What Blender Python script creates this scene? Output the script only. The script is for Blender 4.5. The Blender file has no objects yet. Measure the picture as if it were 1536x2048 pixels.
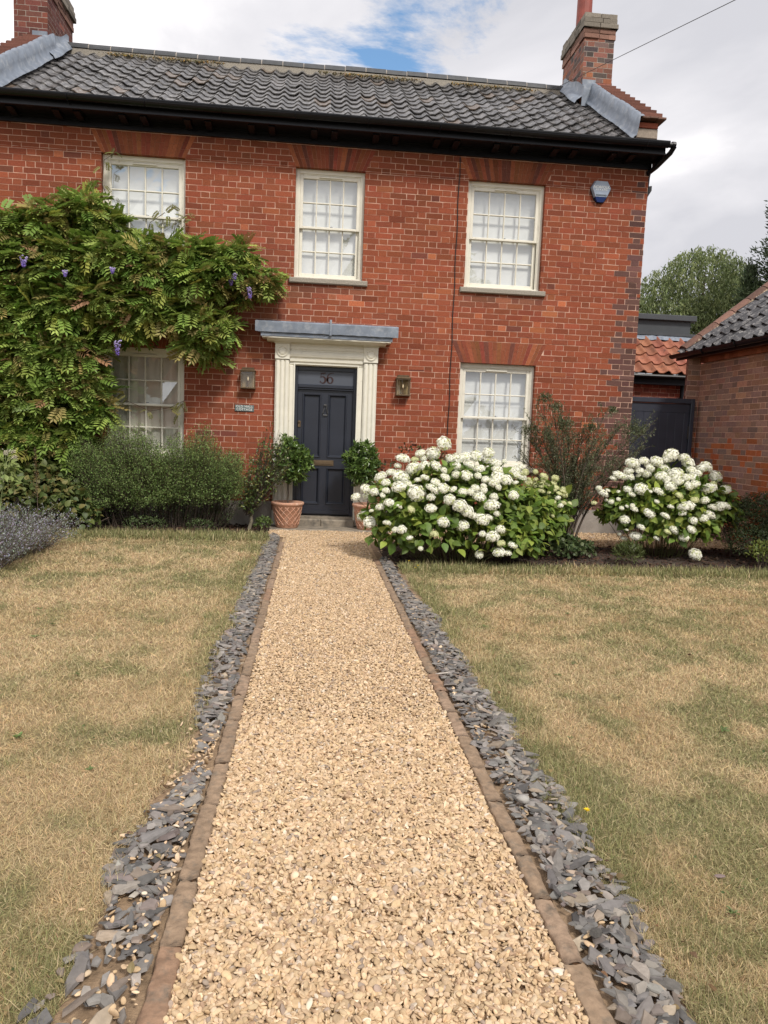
import bpy, math, random
import numpy as np
from mathutils import Vector, Matrix

# ------------------------------------------------------------------ camera, sky, sun, exposure
sc = bpy.context.scene
COL = sc.collection
CAMP = dict(f=1449.04, yaw=0.1015, pitch=-0.1084, roll=0.0367, x=0.1549, y=-10.7239, z=1.4179)

def cam_basis():
    cy, sy = math.cos(CAMP['yaw']), math.sin(CAMP['yaw'])
    cp, sp = math.cos(CAMP['pitch']), math.sin(CAMP['pitch'])
    f = np.array([sy * cp, cy * cp, sp]); r = np.array([cy, -sy, 0.0]); u = np.cross(r, f)
    c, s = math.cos(CAMP['roll']), math.sin(CAMP['roll'])
    return c * r + s * u, -s * r + c * u, f
CR, CU, CF = cam_basis()
CO = np.array([CAMP['x'], CAMP['y'], CAMP['z']])
cam = bpy.data.cameras.new('camera'); camo = bpy.data.objects.new('camera', cam); COL.objects.link(camo)
cam.sensor_fit = 'VERTICAL'; cam.sensor_height = 36.0; cam.lens = CAMP['f'] / 2048 * 36.0
cam.clip_start = 0.05; cam.clip_end = 2000
M = Matrix([[CR[0], CU[0], -CF[0], CO[0]], [CR[1], CU[1], -CF[1], CO[1]], [CR[2], CU[2], -CF[2], CO[2]], [0, 0, 0, 1]])
camo.matrix_world = M
sc.camera = camo

SUN_EL, SUN_AZ = math.radians(48), math.radians(155)     # azimuth clockwise from +Y (north)
world = bpy.data.worlds.new('World'); sc.world = world; world.use_nodes = True
nt = world.node_tree; nt.nodes.clear()
def wn(t, **k):
    n = nt.nodes.new(t)
    for a, b in k.items(): setattr(n, a, b)
    return n
wo = wn('ShaderNodeOutputWorld'); bg = wn('ShaderNodeBackground'); bg.inputs['Strength'].default_value = 0.1
sky = wn('ShaderNodeTexSky', sky_type='NISHITA', sun_disc=False, sun_elevation=SUN_EL, sun_rotation=SUN_AZ)
tc = wn('ShaderNodeTexCoord')
L = nt.links.new
sep = wn('ShaderNodeSeparateXYZ'); L(tc.outputs['Generated'], sep.inputs[0])
zp = wn('ShaderNodeMath', operation='MAXIMUM'); L(sep.outputs[2], zp.inputs[0]); zp.inputs[1].default_value = 0.0
za = wn('ShaderNodeMath', operation='ADD'); L(zp.outputs[0], za.inputs[0]); za.inputs[1].default_value = 0.22
dx = wn('ShaderNodeMath', operation='DIVIDE'); L(sep.outputs[0], dx.inputs[0]); L(za.outputs[0], dx.inputs[1])
dy = wn('ShaderNodeMath', operation='DIVIDE'); L(sep.outputs[1], dy.inputs[0]); L(za.outputs[0], dy.inputs[1])
cmb = wn('ShaderNodeCombineXYZ'); L(dx.outputs[0], cmb.inputs[0]); L(dy.outputs[0], cmb.inputs[1])
n1 = wn('ShaderNodeTexNoise'); n1.inputs['Scale'].default_value = 1.7; n1.inputs['Detail'].default_value = 9; n1.inputs['Roughness'].default_value = 0.66; n1.inputs['Distortion'].default_value = 0.4
L(cmb.outputs[0], n1.inputs['Vector'])
# a gap in the cloud in one direction of the sky
gapd = (CF + (775 - 768) / CAMP['f'] * CR + (1024 - 112) / CAMP['f'] * CU); gapd = gapd / np.linalg.norm(gapd)
vs = wn('ShaderNodeVectorMath', operation='DISTANCE'); L(tc.outputs['Generated'], vs.inputs[0]); vs.inputs[1].default_value = tuple(gapd)
gap = wn('ShaderNodeMapRange'); gap.inputs['From Min'].default_value = 0.0; gap.inputs['From Max'].default_value = 0.20; gap.inputs['To Min'].default_value = -0.205; gap.inputs['To Max'].default_value = 0.0
L(vs.outputs['Value'], gap.inputs['Value'])
gapb = (-0.25, -0.85, 0.45)
vs2 = wn('ShaderNodeVectorMath', operation='DISTANCE'); L(tc.outputs['Generated'], vs2.inputs[0]); vs2.inputs[1].default_value = gapb
gap2 = wn('ShaderNodeMapRange'); gap2.inputs['From Min'].default_value = 0.0; gap2.inputs['From Max'].default_value = 0.5; gap2.inputs['To Min'].default_value = -0.15; gap2.inputs['To Max'].default_value = 0.0
L(vs2.outputs['Value'], gap2.inputs['Value'])
s1 = wn('ShaderNodeMath', operation='ADD'); L(n1.outputs['Fac'], s1.inputs[0]); L(gap.outputs[0], s1.inputs[1])
s2 = wn('ShaderNodeMath', operation='ADD'); L(s1.outputs[0], s2.inputs[0]); L(gap2.outputs[0], s2.inputs[1])
cov = wn('ShaderNodeMapRange', interpolation_type='SMOOTHSTEP'); cov.inputs['From Min'].default_value = 0.25; cov.inputs['From Max'].default_value = 0.36
L(s2.outputs[0], cov.inputs['Value'])
n2 = wn('ShaderNodeTexNoise'); n2.inputs['Scale'].default_value = 1.15; n2.inputs['Detail'].default_value = 7; n2.inputs['Roughness'].default_value = 0.52; n2.inputs['Distortion'].default_value = 0.3
off = wn('ShaderNodeVectorMath', operation='ADD'); L(cmb.outputs[0], off.inputs[0]); off.inputs[1].default_value = (3.1, 8.7, 1.0); L(off.outputs[0], n2.inputs['Vector'])
# heavier grey cloud towards the east, thinner white cloud to the west
eg = wn('ShaderNodeMath', operation='MULTIPLY_ADD'); L(sep.outputs[0], eg.inputs[0]); eg.inputs[1].default_value = -.34; L(n2.outputs['Fac'], eg.inputs[2])
e2 = wn('ShaderNodeMath', operation='ADD'); L(eg.outputs[0], e2.inputs[0]); e2.inputs[1].default_value = .06
cr = wn('ShaderNodeValToRGB'); L(e2.outputs[0], cr.inputs[0])
SK = 1.0
cr.color_ramp.elements[0].position = 0.38; cr.color_ramp.elements[0].color = (5.2 * SK, 5.2 * SK, 5.55 * SK, 1)
cr.color_ramp.elements[1].position = 0.60; cr.color_ramp.elements[1].color = (9.6 * SK, 9.3 * SK, 9.3 * SK, 1)
e = cr.color_ramp.elements.new(0.5); e.color = (6.7 * SK, 6.6 * SK, 6.85 * SK, 1)
skm = wn('ShaderNodeMix', data_type='RGBA', blend_type='MULTIPLY'); skm.inputs[0].default_value = 1.0
L(sky.outputs[0], skm.inputs[6]); skm.inputs[7].default_value = (1.25, 1.5, 1.55, 1)
mx = wn('ShaderNodeMix', data_type='RGBA'); L(cov.outputs[0], mx.inputs[0]); L(skm.outputs[2], mx.inputs[6]); L(cr.outputs[0], mx.inputs[7])
L(mx.outputs[2], bg.inputs['Color']); L(bg.outputs[0], wo.inputs['Surface'])

sun = bpy.data.lights.new('sun', 'SUN'); suno = bpy.data.objects.new('sun', sun); COL.objects.link(suno)
sun.energy = 2.4; sun.angle = math.radians(10); sun.color = (1.0, 0.95, 0.87)
sd = Vector((math.sin(SUN_AZ) * math.cos(SUN_EL), math.cos(SUN_AZ) * math.cos(SUN_EL), math.sin(SUN_EL)))
suno.rotation_euler = sd.to_track_quat('Z', 'Y').to_euler()

vs_ = sc.view_settings; sc.display_settings.display_device = 'sRGB'
vs_.view_transform = 'Standard'; vs_.look = 'None'; vs_.gamma = 1; vs_.exposure = 0.42
sc.render.engine = 'CYCLES'
sc.cycles.max_bounces = 6; sc.cycles.diffuse_bounces = 3; sc.cycles.glossy_bounces = 3; sc.cycles.transparent_max_bounces = 12
sc.cycles.caustics_reflective = False; sc.cycles.caustics_refractive = False

# ------------------------------------------------------------------ helpers
rng = np.random.default_rng(11); random.seed(5)
U = rng.uniform
def at(u, v, y):
    d = CF + (u - 768) / CAMP['f'] * CR - (v - 1024) / CAMP['f'] * CU
    return CO + d * (y - CO[1]) / d[1]
def gat(u, v, z=0.0):
    d = CF + (u - 768) / CAMP['f'] * CR - (v - 1024) / CAMP['f'] * CU
    return CO + d * (z - CO[2]) / d[2]
def srgb(r, g, b):
    return tuple(((c / 255) / 12.92 if c / 255 <= .04045 else ((c / 255 + .055) / 1.055) ** 2.4) for c in (r, g, b))

def vnoise(x, y, s, seed=0):
    x = np.asarray(x) / s + 1000; y = np.asarray(y) / s + 1000
    xi = np.floor(x).astype(np.int64); yi = np.floor(y).astype(np.int64); xf = x - xi; yf = y - yi
    def h(a, b):
        n = (a * 374761393 + b * 668265263 + seed * 974711) & 0xffffffff
        n = ((n ^ (n >> 13)) * 1274126177) & 0xffffffff
        return ((n ^ (n >> 16)) & 0xffff) / 65535.0
    xf = xf * xf * (3 - 2 * xf); yf = yf * yf * (3 - 2 * yf)
    return (h(xi, yi) * (1 - xf) + h(xi + 1, yi) * xf) * (1 - yf) + (h(xi, yi + 1) * (1 - xf) + h(xi + 1, yi + 1) * xf) * yf
def fbm(x, y, s, seed=0, o=4):
    t = 0; a = 1; n = 0
    for i in range(o):
        t = t + a * vnoise(x, y, s / 2 ** i, seed + i * 17); n += a; a *= .55
    return t / n

def link(o, parent=None):
    COL.objects.link(o)
    if parent is not None: o.parent = parent
    return o
def tag(o, label=None, cat=None, group=None, kind=None):
    if label: o['label'] = label
    if cat: o['category'] = cat
    if group: o['group'] = group
    if kind: o['kind'] = kind
    return o
def thing(name, loc, label, cat, group=None):
    o = bpy.data.objects.new(name, None); o.empty_display_size = .1; o.location = loc
    link(o); tag(o, label, cat, group)
    bpy.context.view_layer.update()
    return o
def place(me, name, parent):
    o = bpy.data.objects.new(name, me); link(o)
    if parent is not None:
        o.parent = parent
        off_ = Vector((0, 0, 0)); p = parent
        while p is not None: off_ += p.location; p = p.parent
        # geometry is in world coordinates: undo the parent's location
        me_off = -off_
        o.location = me_off
    return o
def mesh_np(name, V, F, mat, col=None, smooth=False, parent=None, mi=None, raw=False):
    """F: array (k,n) or list of arrays of faces"""
    V = np.asarray(V, np.float32)
    Fs = F if isinstance(F, list) else [F]
    Fs = [np.asarray(f, np.int32) for f in Fs if len(f)]
    loops = np.concatenate([f.ravel() for f in Fs]); tot = np.concatenate([np.full(len(f), f.shape[1], np.int32) for f in Fs])
    me = bpy.data.meshes.new(name)
    me.vertices.add(len(V)); me.vertices.foreach_set('co', V.ravel())
    me.loops.add(len(loops)); me.loops.foreach_set('vertex_index', loops)
    me.polygons.add(len(tot)); st = np.zeros(len(tot), np.int32); st[1:] = np.cumsum(tot)[:-1]
    me.polygons.foreach_set('loop_start', st); me.polygons.foreach_set('loop_total', tot)
    me.polygons.foreach_set('use_smooth', np.full(len(tot), bool(smooth)))
    for m in (mat if isinstance(mat, (list, tuple)) else [mat]): me.materials.append(m)
    if mi is not None: me.polygons.foreach_set('material_index', np.asarray(mi, np.int32))
    if col is not None:
        a = me.color_attributes.new('Col', 'FLOAT_COLOR', 'POINT')
        c = np.ones((len(V), 4), np.float32); c[:, :3] = col; a.data.foreach_set('color', c.ravel())
    me.update(calc_edges=True)
    if raw: return me
    return place(me, name, parent)

class MB:
    """collects shapes into ONE mesh (world coordinates)"""
    def __init__(s): s.V = []; s.F = {}; s.C = []; s.n = 0; s.mi = {}
    def add(s, V, F, c=(1, 1, 1), m=0):
        V = np.asarray(V, float)
        F = np.asarray(F, int)
        if F.ndim == 1: F = F[None]
        k = F.shape[1]
        s.F.setdefault(k, []).append(F + s.n); s.mi.setdefault(k, []).append(np.full(len(F), m))
        s.V.append(V); c = np.asarray(c, float); s.C.append(np.broadcast_to(c, (len(V), 3))); s.n += len(V)
    BF = np.array([[0, 1, 3, 2], [4, 6, 7, 5], [0, 4, 5, 1], [2, 3, 7, 6], [0, 2, 6, 4], [1, 5, 7, 3]])
    def box(s, x0, x1, y0, y1, z0, z1, c=(1, 1, 1), m=0, T=None):
        V = np.array([(x, y, z) for x in (x0, x1) for y in (y0, y1) for z in (z0, z1)], float)
        if T is not None: V = T(V)
        s.add(V, s.BF[:, ::-1], c, m)
    def bevbox(s, x0, x1, y0, y1, z0, z1, b=.004, c=(1, 1, 1), m=0, T=None):
        # box with its front (y0) face inset: chamfered front edges
        V = np.array([(x0, y1, z0), (x1, y1, z0), (x1, y1, z1), (x0, y1, z1),
                      (x0, y0 + b, z0), (x1, y0 + b, z0), (x1, y0 + b, z1), (x0, y0 + b, z1),
                      (x0 + b, y0, z0 + b), (x1 - b, y0, z0 + b), (x1 - b, y0, z1 - b), (x0 + b, y0, z1 - b)], float)
        if T is not None: V = T(V)
        F = [[8, 9, 10, 11], [4, 5, 9, 8], [5, 6, 10, 9], [6, 7, 11, 10], [7, 4, 8, 11], [0, 1, 5, 4], [1, 2, 6, 5], [2, 3, 7, 6], [3, 0, 4, 7], [3, 2, 1, 0]]
        s.add(V, F, c, m)
    def prism(s, P, d, c=(1, 1, 1), m=0):
        """polygon P (n,3) extruded by vector d"""
        P = np.asarray(P, float); n = len(P); d = np.asarray(d, float)
        V = np.vstack([P, P + d])
        s.add(V, [list(range(n))], c, m); s.F[n][-1] = s.F[n][-1]
        base = s.n - 2 * n
        s.F[n].append(np.array([[base + n + i for i in range(n)][::-1]])); s.mi[n].append(np.array([m]))
        q = np.array([[base + i, base + n + i, base + n + (i + 1) % n, base + (i + 1) % n] for i in range(n)])
        s.F.setdefault(4, []).append(q); s.mi.setdefault(4, []).append(np.full(n, m))
    def tube(s, P, R, k=6, c=(1, 1, 1), m=0, cap=True):
        V, F = tube(P, R, k); s.add(V, F, c, m)
        if cap and k > 2:
            b = s.n - len(V)
            for idx in ([b + i for i in range(k)][::-1], [s.n - k + i for i in range(k)]):
                s.F.setdefault(k, []).append(np.array([idx])); s.mi.setdefault(k, []).append(np.array([m]))
    def lathe(s, prof, ctr, k=24, c=(1, 1, 1), m=0, axis='z'):
        prof = np.asarray(prof, float); a = np.linspace(0, 2 * math.pi, k, endpoint=False)
        V = np.array([[r * math.cos(t), r * math.sin(t), z] for r, z in prof for t in a])
        if axis == 'y': V = V[:, [0, 2, 1]] * np.array([1, -1, 1])
        V = V + np.asarray(ctr)
        n = len(prof)
        F = [[i * k + j, i * k + (j + 1) % k, (i + 1) * k + (j + 1) % k, (i + 1) * k + j] for i in range(n - 1) for j in range(k)]
        s.add(V, F, c, m)
    def build(s, name, mat, parent=None, smooth=False, raw=False):
        ks = sorted(s.F)
        Fs = [np.vstack(s.F[k]) for k in ks]; mi = np.concatenate([np.concatenate(s.mi[k]) for k in ks])
        return mesh_np(name, np.vstack(s.V), Fs, mat, np.vstack(s.C), smooth, parent, mi, raw)

def tube(P, R, k=6):
    P = np.asarray(P, float); n = len(P); R = np.broadcast_to(np.asarray(R, float), (n,))
    T = np.gradient(P, axis=0); T /= np.linalg.norm(T, axis=1)[:, None] + 1e-9
    a = np.array([0, 0, 1.0]) if abs(T[0][2]) < .9 else np.array([1.0, 0, 0])
    X = np.cross(T, a); X /= np.linalg.norm(X, axis=1)[:, None] + 1e-9; Y = np.cross(T, X)
    t = np.linspace(0, 2 * math.pi, k, endpoint=False)
    V = P[:, None] + R[:, None, None] * (X[:, None] * np.cos(t)[None, :, None] + Y[:, None] * np.sin(t)[None, :, None])
    F = [[i * k + j, i * k + (j + 1) % k, (i + 1) * k + (j + 1) % k, (i + 1) * k + j] for i in range(n - 1) for j in range(k)]
    return V.reshape(-1, 3), np.array(F)
def tubes_np(P0, Pm, P1, r0, r1, k=3, seg=4):
    """many quadratic curved twigs at once: returns V,F"""
    N = len(P0); t = np.linspace(0, 1, seg + 1)[None, :, None]
    C = (1 - t) ** 2 * P0[:, None] + 2 * t * (1 - t) * Pm[:, None] + t ** 2 * P1[:, None]
    T = np.gradient(C, axis=1); T /= np.linalg.norm(T, axis=2, keepdims=True) + 1e-9
    a = np.broadcast_to(np.array([.31, .73, .1]), T.shape)
    X = np.cross(T, a); X /= np.linalg.norm(X, axis=2, keepdims=True) + 1e-9; Y = np.cross(T, X)
    R = (np.asarray(r0).reshape(-1, 1) * (1 - t[0, :, 0]) + np.asarray(r1).reshape(-1, 1) * t[0, :, 0]) * np.ones((N, 1))
    an = np.linspace(0, 2 * math.pi, k, endpoint=False)
    V = C[:, :, None] + R[:, :, None, None] * (X[:, :, None] * np.cos(an)[:, None] + Y[:, :, None] * np.sin(an)[:, None])
    f = np.array([[i * k + j, i * k + (j + 1) % k, (i + 1) * k + (j + 1) % k, (i + 1) * k + j] for i in range(seg) for j in range(k)])
    F = (f[None] + (np.arange(N) * (seg + 1) * k)[:, None, None]).reshape(-1, 4)
    return V.reshape(-1, 3), F, C, T
def norm(v): return v / (np.linalg.norm(v, axis=-1, keepdims=True) + 1e-9)
def basis(dirv, nrm):
    """columns: x side, y = dir, z = normal"""
    y = norm(dirv); x = norm(np.cross(y, nrm)); z = np.cross(x, y)
    return np.stack([x, y, z], axis=2)
def randrot(n, tilt):
    """random yaw, then tilt (radians std) off the z axis"""
    a = U(0, 2 * math.pi, n); d = U(0, 2 * math.pi, n); t = rng.normal(0, tilt, n)
    nz = np.stack([np.sin(t) * np.cos(d), np.sin(t) * np.sin(d), np.cos(t)], 1)
    y = np.stack([np.cos(a), np.sin(a), np.zeros(n)], 1)
    y = norm(y - nz * (y * nz).sum(1, keepdims=True)); x = np.cross(y, nz)
    return np.stack([x, y, nz], axis=2)
def inst(tV, tF, P, R, S, C=None):
    P = np.asarray(P, float); N = len(P); S = np.asarray(S, float)
    if S.ndim == 0: S = np.full((N, 3), float(S))
    if S.ndim == 1: S = np.repeat(S[:, None], 3, 1)
    V = np.einsum('nij,nkj->nki', R, tV[None] * S[:, None, :]) + P[:, None]
    F = (tF[None] + (np.arange(N) * len(tV))[:, None, None]).reshape(-1, tF.shape[1])
    c = None if C is None else np.repeat(np.asarray(C), len(tV), 0)
    return V.reshape(-1, 3), F, c
def merge(parts):
    V = []; F = []; C = []; n = 0
    for v, f, c in parts:
        V.append(v); F.append(f + n); C.append(c); n += len(v)
    return np.vstack(V), F, np.vstack(C)
def mixc(a, b, t): t = np.asarray(t)[:, None]; return np.asarray(a)[None] * (1 - t) + np.asarray(b)[None] * t
def jit(C, s, h=.22): 
    C = np.asarray(C, float); return np.clip(C * (1 + rng.normal(0, s, (len(C), 1))) * (1 + rng.normal(0, s * h, C.shape)), 0.002, 1)

# ------------------------------------------------------------------ materials
def material(name, color=(.5, .5, .5), rough=.6, spec=.5, metal=0, attr=False, nscale=None, namp=.25, bump=None, bscale=80, bdist=.01,
             transl=0, coat=0, emit=None, ncol=None, nthr=(.45, .65), nscale2=6):
    m = bpy.data.materials.new(name); m.use_nodes = True; t = m.node_tree; N = t.nodes; l = t.links.new
    b = N['Principled BSDF']; b.inputs['Roughness'].default_value = rough; b.inputs['Specular IOR Level'].default_value = spec; b.inputs['Metallic'].default_value = metal
    b.inputs['Coat Weight'].default_value = coat
    if attr:
        a = N.new('ShaderNodeAttribute'); a.attribute_name = 'Col'; src = a.outputs['Color']
        if tuple(color) != (.5, .5, .5):
            mm = N.new('ShaderNodeMix'); mm.data_type = 'RGBA'; mm.blend_type = 'MULTIPLY'; mm.inputs[0].default_value = 1; l(src, mm.inputs[6]); mm.inputs[7].default_value = (*color, 1); src = mm.outputs[2]
    else:
        r = N.new('ShaderNodeRGB'); r.outputs[0].default_value = (*color, 1); src = r.outputs[0]
    co = N.new('ShaderNodeTexCoord')
    if ncol is not None:
        nn = N.new('ShaderNodeTexNoise'); nn.inputs['Scale'].default_value = nscale2; nn.inputs['Detail'].default_value = 6; nn.inputs['Roughness'].default_value = .65; l(co.outputs['Object'], nn.inputs['Vector'])
        mr = N.new('ShaderNodeMapRange'); mr.inputs['From Min'].default_value = nthr[0]; mr.inputs['From Max'].default_value = nthr[1]; l(nn.outputs['Fac'], mr.inputs['Value'])
        mm = N.new('ShaderNodeMix'); mm.data_type = 'RGBA'; l(mr.outputs[0], mm.inputs[0]); l(src, mm.inputs[6]); mm.inputs[7].default_value = (*ncol, 1); src = mm.outputs[2]
    if nscale:
        n = N.new('ShaderNodeTexNoise'); n.inputs['Scale'].default_value = nscale; n.inputs['Detail'].default_value = 5; l(co.outputs['Object'], n.inputs['Vector'])
        mr = N.new('ShaderNodeMapRange'); mr.inputs['From Min'].default_value = .25; mr.inputs['From Max'].default_value = .75; mr.inputs['To Min'].default_value = 1 - namp; mr.inputs['To Max'].default_value = 1 + namp; l(n.outputs['Fac'], mr.inputs['Value'])
        mm = N.new('ShaderNodeVectorMath'); mm.operation = 'SCALE'; l(src, mm.inputs[0]); l(mr.outputs[0], mm.inputs['Scale']); src = mm.outputs[0]
    l(src, b.inputs['Base Color'])
    if bump:
        n = N.new('ShaderNodeTexNoise'); n.inputs['Scale'].default_value = bscale; n.inputs['Detail'].default_value = 5; l(co.outputs['Object'], n.inputs['Vector'])
        bp = N.new('ShaderNodeBump'); bp.inputs['Strength'].default_value = bump; bp.inputs['Distance'].default_value = bdist; l(n.outputs['Fac'], bp.inputs['Height']); l(bp.outputs[0], b.inputs['Normal'])
    if transl:
        tr = N.new('ShaderNodeBsdfTranslucent'); l(src, tr.inputs[0]); ms = N.new('ShaderNodeMixShader'); ms.inputs[0].default_value = transl
        l(b.outputs[0], ms.inputs[1]); l(tr.outputs[0], ms.inputs[2]); l(ms.outputs[0], N['Material Output'].inputs[0])
    return m
MT = {}
MT['brick'] = material('brick', attr=True, rough=.88, spec=.25, nscale=55, namp=.22, bump=.5, bscale=140, bdist=.004)
MT['mortar'] = material('mortar', (.60, .39, .30), rough=.95, spec=.1, nscale=7, namp=.3, bump=.5, bscale=200, bdist=.003)
MT['mortar_grey'] = material('mortar_grey', (.36, .32, .28), rough=.95, spec=.1, nscale=9, namp=.3, bump=.5, bscale=200, bdist=.003)
MT['arch'] = material('gauged_brick', attr=True, rough=.85, spec=.25, nscale=30, namp=.2, bump=.3, bscale=160, bdist=.003)
MT['render'] = material('plinth_render', (.30, .27, .24), rough=.9, nscale=5, namp=.25, bump=.4, bscale=60)
MT['paint'] = material('cream_paint', (.76, .73, .63), rough=.42, nscale=9, namp=.05, ncol=(.52, .48, .40), nthr=(.6, .85), nscale2=14)
MT['black'] = material('black_paint', (.0045, .0045, .007), rough=.36, spec=.3, nscale=12, namp=.3, ncol=(.022, .022, .022), nthr=(.68, .8), nscale2=30)
MT['tile'] = material('dark_pantile', attr=True, rough=.34, spec=.6, nscale=45, namp=.3, bump=.25, bscale=60, bdist=.004, ncol=(.34, .325, .31), nthr=(.50, .72), nscale2=20)  # pale noise patches: silvery sheen painted into the colour, with whitish weathering
MT['redtile'] = material('red_pantile', attr=True, rough=.75, spec=.3, nscale=25, namp=.22, bump=.25, bscale=60, bdist=.004, ncol=(.10, .07, .055), nthr=(.55, .8), nscale2=9)
MT['lead'] = material('lead', (.19, .22, .27), rough=.5, spec=.4, nscale=8, namp=.25, ncol=(.34, .36, .39), nthr=(.5, .75), nscale2=10, bump=.25, bscale=14, bdist=.01)
MT['navy'] = material('navy_paint', (.022, .026, .038), rough=.33, spec=.5, nscale=4, namp=.12, bump=.05, bscale=120, bdist=.002)
MT['navy2'] = material('gate_navy', (.032, .036, .052), rough=.42, nscale=5, namp=.15)
MT['fanlight'] = material('fanlight_glass', (.085, .095, .118), rough=.4, spec=.4)
MT['stone'] = material('sill_stone', (.30, .27, .225), rough=.9, nscale=60, namp=.35, bump=.6, bscale=90, bdist=.004)
MT['step'] = material('step_stone', (.26, .22, .17), rough=.85, nscale=12, namp=.3, bump=.4, bscale=60, bdist=.004, ncol=(.10, .09, .075), nthr=(.5, .7), nscale2=7)
MT['brass'] = material('aged_brass', (.15, .105, .062), rough=.5, metal=.5, nscale=30, namp=.15)
MT['brassp'] = material('brass_plate', (.30, .22, .105), rough=.55, metal=.3, nscale=20, namp=.12)
MT['iron'] = material('knocker_metal', (.12, .12, .12), rough=.35, metal=.8)
MT['bulb'] = material('candle_bulb', (.72, .60, .38), rough=.3)
MT['blind'] = material('blind_fabric', (.93, .935, .93), rough=.9, nscale=5, namp=.06, bump=.15, bscale=40)
MT['curtain'] = material('curtain_fabric', (.74, .71, .62), rough=.95, nscale=6, namp=.1)
MT['terracotta'] = material('terracotta', (.55, .30, .20), rough=.85, nscale=18, namp=.16, ncol=(.66, .50, .40), nthr=(.52, .75), nscale2=16, bump=.3, bscale=90, bdist=.003)
MT['leaf'] = material('leaf', attr=True, rough=.5, spec=.35, transl=.28, nscale=60, namp=.15)
MT['gloss_leaf'] = material('glossy_leaf', attr=True, rough=.32, spec=.5, transl=.12)
MT['petal'] = material('petal', attr=True, rough=.7, spec=.2, transl=.15)
MT['bark'] = material('bark', (.085, .062, .045), rough=.9, nscale=30, namp=.35, bump=.6, bscale=60)
MT['pebble'] = material('pebble', attr=True, rough=.85, spec=.12, nscale=90, namp=.14, bump=.15, bscale=200, bdist=.002)
MT['slate'] = material('slate', attr=True, rough=.6, spec=.3, nscale=40, namp=.22, bump=.35, bscale=90, bdist=.004)
MT['kerb'] = material('kerb_stone', attr=True, rough=.92, spec=.2, nscale=35, namp=.3, bump=.8, bscale=45, bdist=.008, ncol=(.16, .13, .10), nthr=(.5, .72), nscale2=22)
MT['gravelbase'] = material('gravel_base', (.42, .295, .18), rough=.95, nscale=70, namp=.4)
MT['soil'] = material('soil', (.055, .038, .028), rough=.97, nscale=25, namp=.4, bump=.8, bscale=60, bdist=.02)
MT['dirt'] = material('dry_dirt', (.27, .185, .115), rough=.97, nscale=30, namp=.35, bump=.7, bscale=90, bdist=.01)
MT['lawn'] = material('lawn_thatch', attr=True, rough=.95, spec=.1, nscale=90, namp=.3, bump=.8, bscale=120, bdist=.01)
MT['grass'] = material('grass_blade', attr=True, rough=.7, spec=.2, transl=.15)
MT['ground'] = material('ground_far', (.12, .11, .06), rough=.95, nscale=2, namp=.3)
MT['plastic_grey'] = material('grey_cladding', (.055, .06, .066), rough=.45, nscale=4, namp=.15)
MT['plaque'] = material('plaque_slate', (.115, .15, .15), rough=.5, nscale=20, namp=.1)
MT['white'] = material('white_letter', (.85, .85, .82), rough=.5)
MT['alarm'] = material('alarm_face', (.30, .35, .44), rough=.3, nscale=9, namp=.2)
MT['blue'] = material('alarm_blue', (.01, .03, .14), rough=.2, spec=.7)
MT['digit'] = material('digit_brown', (.030, .008, .007), rough=.4)
MT['rubber'] = material('cable_black', (.015, .015, .015), rough=.5)
MT['moss'] = material('moss', attr=True, rough=.95, spec=.1)

def glass_mat():
    m = bpy.data.materials.new('window_glass'); m.use_nodes = True; t = m.node_tree; N = t.nodes; l = t.links.new; N.clear()
    o = N.new('ShaderNodeOutputMaterial'); tr = N.new('ShaderNodeBsdfTransparent'); tr.inputs[0].default_value = (.98, .99, .98, 1)
    g = N.new('ShaderNodeBsdfGlossy'); g.inputs['Roughness'].default_value = 0.0; g.inputs['Color'].default_value = (.9, .95, 1, 1)
    lw = N.new('ShaderNodeLayerWeight'); lw.inputs['Blend'].default_value = .5; fr = N.new('ShaderNodeMath'); fr.operation = 'POWER'; l(lw.outputs['Facing'], fr.inputs[0]); fr.inputs[1].default_value = 3.0
    ma = N.new('ShaderNodeMath'); ma.operation = 'MULTIPLY_ADD'; l(fr.outputs[0], ma.inputs[0]); ma.inputs[1].default_value = .8; ma.inputs[2].default_value = .22
    co = N.new('ShaderNodeTexCoord'); n = N.new('ShaderNodeTexNoise'); n.inputs['Scale'].default_value = 3.5; n.inputs['Detail'].default_value = 1; l(co.outputs['Object'], n.inputs['Vector'])
    bp = N.new('ShaderNodeBump'); bp.inputs['Strength'].default_value = .12; bp.inputs['Distance'].default_value = .02; l(n.outputs['Fac'], bp.inputs['Height']); l(bp.outputs[0], g.inputs['Normal'])
    ms = N.new('ShaderNodeMixShader'); l(ma.outputs[0], ms.inputs[0]); l(tr.outputs[0], ms.inputs[1]); l(g.outputs[0], ms.inputs[2]); l(ms.outputs[0], o.inputs[0])
    return m
MT['glass'] = glass_mat()
def clear_glass():
    m = bpy.data.materials.new('lantern_glass'); m.use_nodes = True; t = m.node_tree; N = t.nodes; l = t.links.new; N.clear()
    o = N.new('ShaderNodeOutputMaterial'); tr = N.new('ShaderNodeBsdfTransparent'); g = N.new('ShaderNodeBsdfGlossy'); g.inputs['Roughness'].default_value = .02
    ms = N.new('ShaderNodeMixShader'); ms.inputs[0].default_value = .04; l(tr.outputs[0], ms.inputs[1]); l(g.outputs[0], ms.inputs[2]); l(ms.outputs[0], o.inputs[0])
    return m
MT['lglass'] = clear_glass()

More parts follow.
